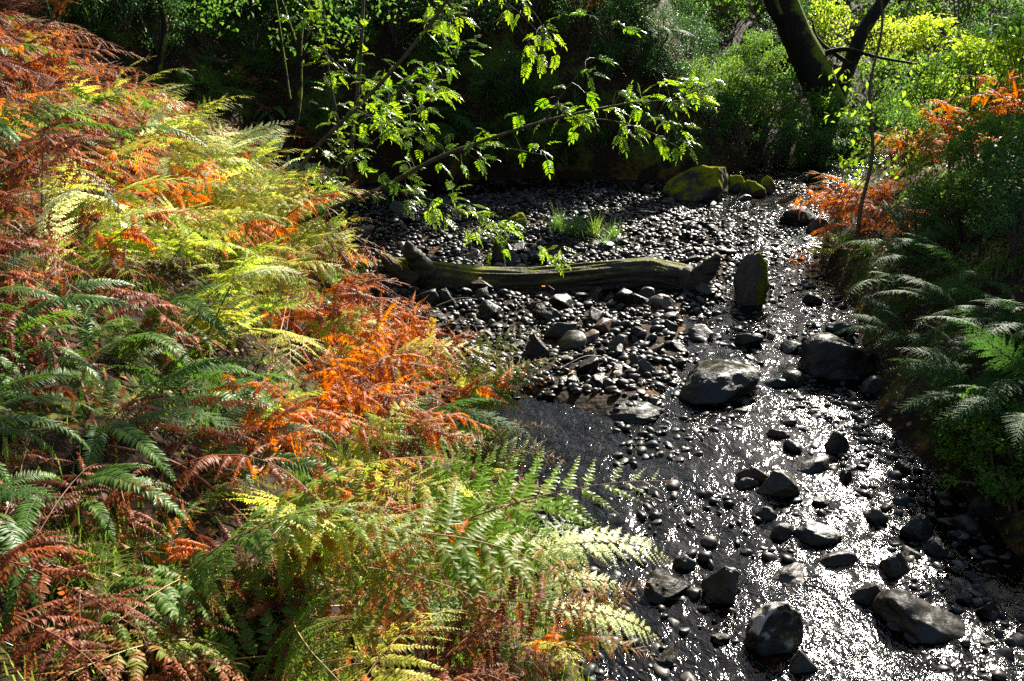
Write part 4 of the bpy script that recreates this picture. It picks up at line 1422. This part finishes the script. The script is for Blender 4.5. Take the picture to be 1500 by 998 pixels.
# shaded ferns on the slopes behind
for px, py, k, s in [(300, 150, 'male', .6), (350, 130, 'brown', .6), (290, 200, 'brown', .6), (400, 170, 'brown', .6), (430, 140, 'male', .6), (340, 110, 'male', .6), (260, 140, 'male', .6),
                     (430, 220, 'brown', .6), (390, 120, 'male', .7), (470, 180, 'male', .6)]:
    p = hit(px, py)
    fern(k, p.x, p.y, 6, s, downhill(p.x, p.y), 70, 'on the shaded slope behind the lit bank')
for px, py, k, s in [(640, 180, 'male', .8), (700, 170, 'male', .8), (630, 150, 'brown', .7), (680, 210, 'male', .7), (740, 200, 'male', .7), (850, 215, 'male', .6), (880, 20, 'orange', .7),
                     (600, 200, 'male', .8), (950, 60, 'male', .7)]:
    p = hit(px, py)
    fern(k, p.x, p.y, 7, s, -90, 60, 'on the dark far bank')
# more on the upper left
for px, py, k, s in [(20, 30, 'brown', .7), (70, 30, 'orange', .6), (100, 60, 'brown', .6), (-30, 60, 'brown', .7)]:
    p = hit(px, py)
    fern(k, p.x, p.y, 6, s, downhill(p.x, p.y), 60, 'in the top corner of the left bank')

# strap leaved tussocks
def tussock_mesh(seed, n, L, w, mat, droop=1.0):
    g = random.Random(seed); mb = MB()
    for i in range(n):
        a = g.uniform(0, 2 * PI); e = R(g.uniform(35, 85)); ln = L * g.uniform(.5, 1.15)
        p = Vector((g.uniform(-.05, .05), g.uniform(-.05, .05), 0)); d = Vector((math.cos(a) * math.cos(e), math.sin(a) * math.cos(e), math.sin(e)))
        s = Vector((-math.sin(a), math.cos(a), 0)); k = 6; vs = []; fs = []
        for j in range(k + 1):
            ww = w * (1 - (j / k) ** 1.6) * .5 + .0004
            vs += [p - s * ww, p + s * ww]
            if j < k: fs.append((2 * j, 2 * j + 1, 2 * j + 3, 2 * j + 2))
            p = p + d * (ln / k); d = (d + Vector((0, 0, -1)) * (droop * g.uniform(.2, .45))).normalized()
        mb.add(vs, fs, g.random(), 0)
    return mb.mesh('tussock', [M[mat]], False)


TUS = [tussock_mesh(s, 60, .5, .014, 'strap') for s in (1, 2, 3)]
GRS = [tussock_mesh(s, 150, .3, .005, 'grass', .7) for s in (4, 5, 6)]


def tuft(me, x, y, s, text, place, nm='woodrush_tussock', cat='grass', group='hanging tussocks', z=None):
    o = obj(nm, me, None, (x, y, tz(x, y) - .01 if z is None else z))
    o.scale = (s, s, s); o.rotation_euler = (random.uniform(-.2, .2), random.uniform(-.2, .2), random.uniform(0, 6.28))
    want_label(o, text, place, cat, group)


for i in range(34):
    px = random.uniform(690, 1080); py = random.uniform(110, 262)
    p = hit(px, py)
    tuft(random.choice(TUS), p.x, p.y, random.uniform(.7, 1.2), 'dark strap leaved tussock', '%s of the far bank' % ('low on left half' if py > 190 and px < 880 else 'low on right half' if py > 190 else 'high on left half' if px < 880 else 'high on right half'))
for px, py in [(110, 20), (140, 45), (90, 55), (160, 20), (130, 5)]:
    p = hit(px, py + 10)
    tuft(random.choice(TUS), p.x, p.y, random.uniform(.9, 1.2), 'long strap leaved shining tussock', 'in the top corner of the left bank')
for px, py, s in [(840, 345, 1.1), (870, 350, 1.0), (815, 340, 1.1), (885, 365, .7), (900, 350, .8)]:
    p = hit(px, py)
    tuft(random.choice(GRS), p.x, p.y, s, 'lush green grass tuft', 'growing on the gravel behind the log', 'grass_tuft', 'grass', 'grass tufts on the gravel')
p = hit(855, 340); fern('male', p.x, p.y, 7, .3, None, 0, 'among the grass tufts on the gravel')
for px, py, s in [(470, 700, .6), (440, 720, .5), (500, 690, .6), (300, 640, .6), (320, 160, 1.2), (300, 130, 1.2), (560, 690, .5), (250, 880, .5), (120, 850, .6), (590, 620, .7), (620, 640, .6)]:
    p = hit(px, py)
    tuft(random.choice(GRS), p.x, p.y, s, 'soft green grass tuft', 'between the ferns of the left bank', 'grass_tuft', 'grass', 'grass tufts on the left bank')
for px, py, s in [(1240, 360, .7), (1270, 375, .6), (1215, 350, .6), (1470, 740, .7)]:
    p = hit(px, py)
    tuft(random.choice(GRS), p.x, p.y, s, 'grass tuft', 'along the right shore', 'grass_tuft', 'grass', 'grass tufts on the right bank')

# ground cover stuff on the banks: grass blades, moss, litter
def scatter_blades(name, n, cond, hlo, hhi, w, mat, label, cat, lean=.6, seed=1, flakes=False):
    g = np.random.default_rng(seed)
    P = []
    while sum(len(q) for q in P) < n:
        x = g.uniform(-6, 7.5, 20000); y = g.uniform(1.0, 13.5, 20000)
        k = cond(x, y, g)
        P.append(np.stack([x[k], y[k]], 1))
    P = np.concatenate(P)[:n]
    x, y = P[:, 0], P[:, 1]; z = terrain(x, y)
    a = g.uniform(0, 2 * PI, n); h = g.uniform(hlo, hhi, n)
    if flakes:
        d = np.stack([np.cos(a), np.sin(a), g.normal(0, .35, n)], 1) * h[:, None]
        s = np.stack([-np.sin(a), np.cos(a), g.normal(0, .5, n)], 1) * (h * .45)[:, None]
        b = np.stack([x, y, z + g.uniform(.0, .05, n)], 1)
        V = np.stack([b, b + d * .5 - s, b + d + np.array([0, 0, .01]), b + d * .5 + s], 1).reshape(-1, 3)
        F = (np.arange(n) * 4)[:, None] + np.array([[0, 1, 2, 3]])
        me = mesh_np(name, V, [F], [M[mat]], [0], False)
    else:
        ld = np.stack([np.cos(a), np.sin(a), np.zeros(n)], 1)
        s = np.stack([-np.sin(a), np.cos(a), np.zeros(n)], 1) * w
        b = np.stack([x, y, z - .005], 1)
        q = g.uniform(.2, 1, n)[:, None] * lean
        m = b + ld * (h[:, None] * q * .35) + np.array([0, 0, 1]) * h[:, None] * .6
        t = b + ld * (h[:, None] * q) + np.array([0, 0, 1]) * h[:, None] * (1 - .35 * q)
        V = np.stack([b - s, b + s, m - s * .7, m + s * .7, t], 1).reshape(-1, 3)
        o5 = (np.arange(n) * 5)[:, None]
        me = mesh_np(name, V, [o5 + np.array([[0, 1, 3, 2]]), o5 + np.array([[2, 3, 4]])], [M[mat]], [0, 0], False)
    obj(name, me, label=label, cat=cat, kind='stuff')


def on_bank(x, y):
    a, dl, dr = chan_info(x, y)
    return ~a & (np.minimum(dl, dr) < 4)


scatter_blades('grass', 30000, lambda x, y, g: on_bank(x, y) & (vnoise(x * 1.7, y * 1.7, 5) > .5) & (y < 10) & (polydist(x, y, RIGHT) > .5), .05, .14, .002, 'grass', 'short green grass between the ferns on the banks', 'grass', seed=3)
scatter_blades('moss', 80000, lambda x, y, g: on_bank(x, y) & (vnoise(x * 1.3, y * 1.3, 15) > .4), .012, .035, .003, 'moss', 'yellow green moss cushions on the banks', 'moss', lean=1.0, seed=4)
scatter_blades('leaf_litter', 26000, lambda x, y, g: on_bank(x, y), .012, .036, .01, 'litter', 'brown fallen leaves and bracken litter on the banks', 'leaf litter', seed=5, flakes=True)

# fallen leaves one can tell apart
def oak_leaf_mesh(seed, mat):
    g = random.Random(seed); mb = MB()
    k = 13; mid = []; lft = []; rgt = []
    for i in range(k):
        s = i / (k - 1); x = s - .5
        w = (.28 * math.sin(PI * min(1, s * .85 + .08)) ** .8) * (1 + .33 * math.sin(s * 26 + g.random()))
        z = .12 * math.sin(s * 4 + g.random() * .3) + g.uniform(-.01, .01)
        mid.append(Vector((x, 0, z - .04))); lft.append(Vector((x + .04, w, z + .05))); rgt.append(Vector((x + .04, -w, z + .03)))
    vs = mid + lft + rgt; fs = []
    for i in range(k - 1):
        fs.append((i, i + 1, k + i + 1, k + i)); fs.append((i + 1, i, 2 * k + i, 2 * k + i + 1))
    mb.add(vs, fs, .5, 0)
    mb.tube([(-.5, 0, mid[0].z), (-.68, .02, mid[0].z + .03)], [.012, .008], 4, 0, 0)
    return mb.mesh('fallen_leaf', [M[mat]], True)


OAK = [oak_leaf_mesh(s, 'oakleaf') for s in (1, 2)]; YEL = [oak_leaf_mesh(s, 'yleaf') for s in (3, 4)]
for px, py, tx in [(212, 700, 'pinkish brown oak leaf lying in the sunny brown bracken'), (215, 788, 'curled dull brown oak leaf above the mossy hollow'),
                   (345, 330, 'large pinkish dead leaf caught high among yellow bracken'), (30, 780, 'small dead oak leaf near the left edge'), (240, 760, 'red brown oak leaf on the moss')]:
    p = hit(px, py)
    o = obj('fallen_leaf', random.choice(OAK), None, p + Vector((0, 0, .06)), tx, 'leaf'); o.scale = (.075, .075, .075)
    o.rotation_euler = (random.uniform(-.5, .5), random.uniform(-.5, .5), random.uniform(0, 6.28))
for i in range(34):
    x0, y0, r0 = random.choice([q for q in placed[40:] if q[1] > 4.5])
    o = obj('fallen_leaf', random.choice(YEL), None, (x0, y0 - r0 * .3, tz(x0, y0) + r0 * .9), None, 'leaf', 'small fallen leaves on the stones')
    o.scale = (.045, .045, .045); o.rotation_euler = (random.uniform(-.4, .4), random.uniform(-.4, .4), random.uniform(0, 6.28))
    o['label'] = 'tiny orange fallen leaf lying on wet stones'

for i, (x0, y0, x1, y1) in enumerate([(640, 470, 700, 462), (820, 555, 880, 540), (900, 330, 960, 322), (760, 430, 812, 446), (1010, 560, 1040, 520), (690, 350, 735, 338)]):
    p = flat(x0, y0); q = flat(x1, y1)
    A = Vector((p[0], p[1], tz(*p) + .05)); B = Vector((q[0], q[1], tz(*q) + .07)); Mid = (A + B) / 2 + Vector((.02, .03, .03))
    mb = MB(); mb.tube([v - A for v in smooth_path([A, Mid, B], 8)], [.007 - .0006 * k for k in range(8)], 6)
    obj('twig', mb.mesh('twig', [M['stem_brn']], True), None, A, 'dead twig lying on the stones ' + ['by the left channel', 'below the large olive stone', 'behind the grass tuft', 'under the middle of the log', 'by the wide low boulder', 'behind the left end of the log'][i], 'twig')

# goldenrod by the water edge
p = hit(640, 625)
root = bpy.data.objects.new('goldenrod', None); C.objects.link(root); root.location = p
tag(root, 'yellow flowering goldenrod spike leaning over the gravel', 'flower')
mb = MB(); fl = MB(); lf = MB(); g = random.Random(3)
top = at(634, 462, p.y) - p
path = smooth_path([Vector((0, 0, 0)), top * .5 + Vector((-.03, 0, .03)), top], 14)
mb.tube(path, [.004 - .0002 * i for i in range(14)], 5)
for i in range(90):
    s = g.uniform(.55, 1.0); q = path[min(int(s * 13), 13)] + Vector((g.gauss(0, .016), g.gauss(0, .016), g.gauss(0, .012))) * (1.4 - s)
    for k in range(4):
        d = Vector((g.gauss(0, 1), g.gauss(0, 1), g.gauss(0, 1))).normalized() * .011
        e = d.orthogonal().normalized() * .004
        fl.add([q, q + d - e, q + d * 1.4, q + d + e], [(0, 1, 2, 3)], .5, 0)
for i in range(9):
    q = path[i]; a = g.uniform(0, 6.28); d = Vector((math.cos(a), math.sin(a), .25)); s = d.cross(Vector((0, 0, 1))).normalized()
    lf.add([q, q + d * .05 - s * .012, q + d * .06 + Vector((0, 0, -.004)), q + d * .05 + s * .012, q + d * .11 - Vector((0, 0, .03))], [(0, 2, 1), (0, 3, 2), (1, 2, 4), (2, 3, 4)], .5, 0)
obj('stem', mb.mesh('stem', [M['stem_grn']], True), root); obj('flower_spike', fl.mesh('flower_spike', [M['flower']]), root); obj('leaves', lf.mesh('leaves', [M['grass']]), root)

# ------------------------------------------------------------------ trees
def limb(mb, pts, r0, r1, seg=12, n=24, rr=None, wob=.12):
    P = smooth_path([Vector(p) for p in pts], n)
    mb.tube(P, [r0 + (r1 - r0) * (k / (n - 1)) for k in range(n)], seg, wob=wob, rnd=rr)
    return P


def tree(label, base, trunk, limbs, crown_centers, per, size, mat, rad, seed, bark='bark', group=None):
    rr = random.Random(seed)
    root = bpy.data.objects.new('tree', None); C.objects.link(root); root.location = base
    tag(root, label, 'tree', group)
    mb = MB()
    limb(mb, [Vector(p) - base for p in trunk[0]], trunk[1], trunk[2], 18, 40, rr)
    tr = obj('trunk', mb.mesh('trunk', [M[bark]], True), root)
    for pts_, r0, r1 in limbs:
        mb = MB(); limb(mb, [Vector(p) - base for p in pts_], r0, r1, 10, 24, rr)
        obj('limb', mb.mesh('limb', [M[bark]], True), root)
    if len(crown_centers):
        cc = np.array([tuple(Vector(c) - base) for c in crown_centers])
        obj('crown', leaf_cloud('crown', seed, cc, per, size, mat, rad, .8), root)
    return root


def crown(c, rx, ry, rz, n, seed):
    g = random.Random(seed); o = []
    while len(o) < n:
        v = Vector((g.uniform(-1, 1), g.uniform(-1, 1), g.uniform(-1, 1)))
        if .25 < v.length < 1:
            o.append((c[0] + v.x * rx, c[1] + v.y * ry, c[2] + v.z * rz))
    return o


# leaning forked tree with moss
vb = hit(1235, 205); vb = Vector((vb.x, vb.y, vb.z - .15)); yv = vb.y
f0 = at(1212, 150, yv)
t1 = [vb, f0, at(1180, 80, yv), at(1150, 10, yv), at(1115, -110, yv), at(1080, -260, yv - .3), at(1060, -420, yv - .4)]
l1 = [at(1222, 160, yv), at(1245, 95, yv + .1), at(1265, 45, yv + .1), at(1310, -25, yv + .2), at(1370, -140, yv + .2), at(1400, -300, yv + .2)]
l2 = [at(1165, 40, yv), at(1135, 15, yv - .1), at(1110, -50, yv - .2), at(1000, -200, yv - .3)]
l3 = [at(1205, 80, yv), at(1240, 72, yv - .1), at(1290, 85, yv - .1), at(1370, 98, yv - .2)]
l4 = [at(1245, 95, yv), at(1200, 60, yv + .2), at(1190, 30, yv + .3)]
tree('dark leaning forked tree with bright moss down its right side', vb, (t1, .29, .13), [(l1, .13, .06), (l2, .14, .05), (l3, .045, .012), (l4, .04, .012)],
     crown((t1[-1].x, t1[-1].y, t1[-1].z + .9), 1.2, 1.2, .9, 9, 3) + crown((l1[-1].x + .6, l1[-1].y + .9, l1[-1].z + .9), 1.2, 1.2, .9, 9, 4), 40, .13, 'bushyel', .5, 21)

# thin sapling on the right bank
sb = hit(1256, 372)
st_ = [sb, at(1260, 310, sb.y), at(1278, 225, sb.y + .05), at(1274, 130, sb.y + .1), at(1292, 40, sb.y + .1), at(1286, -40, sb.y + .1)]
tree('thin dark sapling standing in front of the orange ferns', sb, (st_, .02, .007), [([at(1276, 220, sb.y + .05), at(1310, 185, sb.y), at(1330, 150, sb.y)], .006, .002), ([at(1268, 260, sb.y), at(1240, 300, sb.y - .1), at(1230, 350, sb.y - .1)], .005, .002)],
     [at(1280 + random.uniform(-60, 60), random.uniform(110, 275), sb.y + random.uniform(-.3, .3)) for _ in range(22)], 11, .055, 'bushyel', .17, 31, 'stem_brn')
def bigtree(label, x, y, h, crowns, seed, mat='bush', lean=(0, 0), per=48, size=.15, rad=.55, r=.2):
    z = tz(x, y)
    base = Vector((x, y, z - .1))
    top = Vector((x + lean[0], y + lean[1], z + h))
    tp = [base, base.lerp(top, .35) + Vector((.1, .05, 0)), base.lerp(top, .7) - Vector((.08, 0, 0)), top]
    cs = []; lm = []
    g = random.Random(seed)
    for c, rx, ry, rz, n in crowns:
        cs += crown(c, rx, ry, rz, n, seed + n)
        for q in range(3):
            e = Vector(c) + Vector((g.uniform(-1, 1) * rx * .7, g.uniform(-1, 1) * ry * .7, g.uniform(-.3, .7) * rz))
            s = base.lerp(top, g.uniform(.4, .8))
            lm.append(([s, s.lerp(e, .5) + Vector((0, 0, .25)), e], r * .35, .015))
    tree(label, base, (tp, r, r * .35), lm, cs, per, size, mat, rad, seed, 'bark', 'trees above the stream')


# trees on the banks whose crowns reach over the stream
bigtree('leafy tree on the right bank shading the ferns below it', 6.6, 9.2, 5.0, [((6.15, 9.5, 3.65), 1.35, 1.5, .75, 70), ((5.75, 8.5, 3.5), .8, 1.0, .5, 28), ((5.35, 10.4, 3.45), .5, .7, .45, 20)], 41, lean=(-.6, .4))
bigtree('unseen leafy tree added on the right bank to block sky light', 7.2, 5.2, 4.6, [((6.2, 5.8, 4.9), 1.8, 2.4, 1.0, 50)], 42, lean=(-.4, .3))  # added out of view to keep sky light off the right bank
bigtree('leafy tree on the shaded slope behind the rowans', -4.2, 15.2, 5.0, [((-3.9, 14.9, 7.6), 2.4, 1.7, 1.6, 12)], 45)
bigtree('small leafy tree leaning out behind the rowans', -2.7, 9.5, 2.6, [((-1.7, 9.7, 2.75), .9, .6, .7, 16), ((-2.6, 9.9, 2.7), .7, .6, .7, 10)], 55, mat='bush', lean=(.9, .2), per=60, size=.06, rad=.3, r=.05)
bigtree('second small leafy tree behind the rowans, further left', -4.0, 10.2, 1.9, [((-3.6, 10.2, 3.6), .9, .6, .6, 18)], 57, mat='bush', lean=(.3, .1), per=60, size=.06, rad=.3, r=.045)
bigtree('tall tree high on the left bank', -7.5, 13.5, 5.5, [((-7.2, 13.2, 8.8), 2.4, 2.0, 1.8, 44)], 47)
bigtree('tall tree on the slope behind the sunny shrubs', 13.5, 23, 7, [((13.3, 23, 10.5), 2.8, 2.2, 2.2, 50)], 49, mat='bushyel')
bigtree('tree at the back of the slope above the far bank', 1.0, 22, 6, [((-1.5, 22.5, 11), 3.0, 2.2, 2.2, 50)], 51)

resolve_labels()

# ------------------------------------------------------------------ light
SUN_AZ, SUN_EL = R(28), R(32)          # to the right of the view direction, above the far bank
S = Vector((math.sin(SUN_AZ) * math.cos(SUN_EL), math.cos(SUN_AZ) * math.cos(SUN_EL), math.sin(SUN_EL)))
sd = bpy.data.lights.new('sun', 'SUN'); sd.energy = 5.0; sd.angle = R(.5); sd.color = (1.0, .94, .82)
so = bpy.data.objects.new('sun', sd); C.objects.link(so)
so.rotation_euler = S.to_track_quat('Z', 'Y').to_euler(); so.location = S * 30
w = bpy.data.worlds.new('World'); bpy.context.scene.world = w; w.use_nodes = True
t = w.node_tree; t.nodes.clear()
sky = t.nodes.new('ShaderNodeTexSky'); sky.sky_type = 'NISHITA'; sky.sun_disc = False
sky.sun_elevation = SUN_EL; sky.sun_rotation = SUN_AZ
bg = t.nodes.new('ShaderNodeBackground'); bg.inputs['Strength'].default_value = .055
wo = t.nodes.new('ShaderNodeOutputWorld')
t.links.new(sky.outputs[0], bg.inputs[0]); t.links.new(bg.outputs[0], wo.inputs[0])

sc = bpy.context.scene
sc.view_settings.view_transform = 'Standard'; sc.view_settings.look = 'None'
sc.view_settings.exposure = 1.75; sc.view_settings.gamma = 1
sc.view_settings.use_curve_mapping = False
sc.render.engine = 'CYCLES'
cy = sc.cycles
cy.use_denoising = False
cy.max_bounces = 6; cy.diffuse_bounces = 3; cy.glossy_bounces = 3; cy.transmission_bounces = 4; cy.transparent_max_bounces = 6
cy.sample_clamp_indirect = 6
cy.caustics_reflective = False; cy.caustics_refractive = False
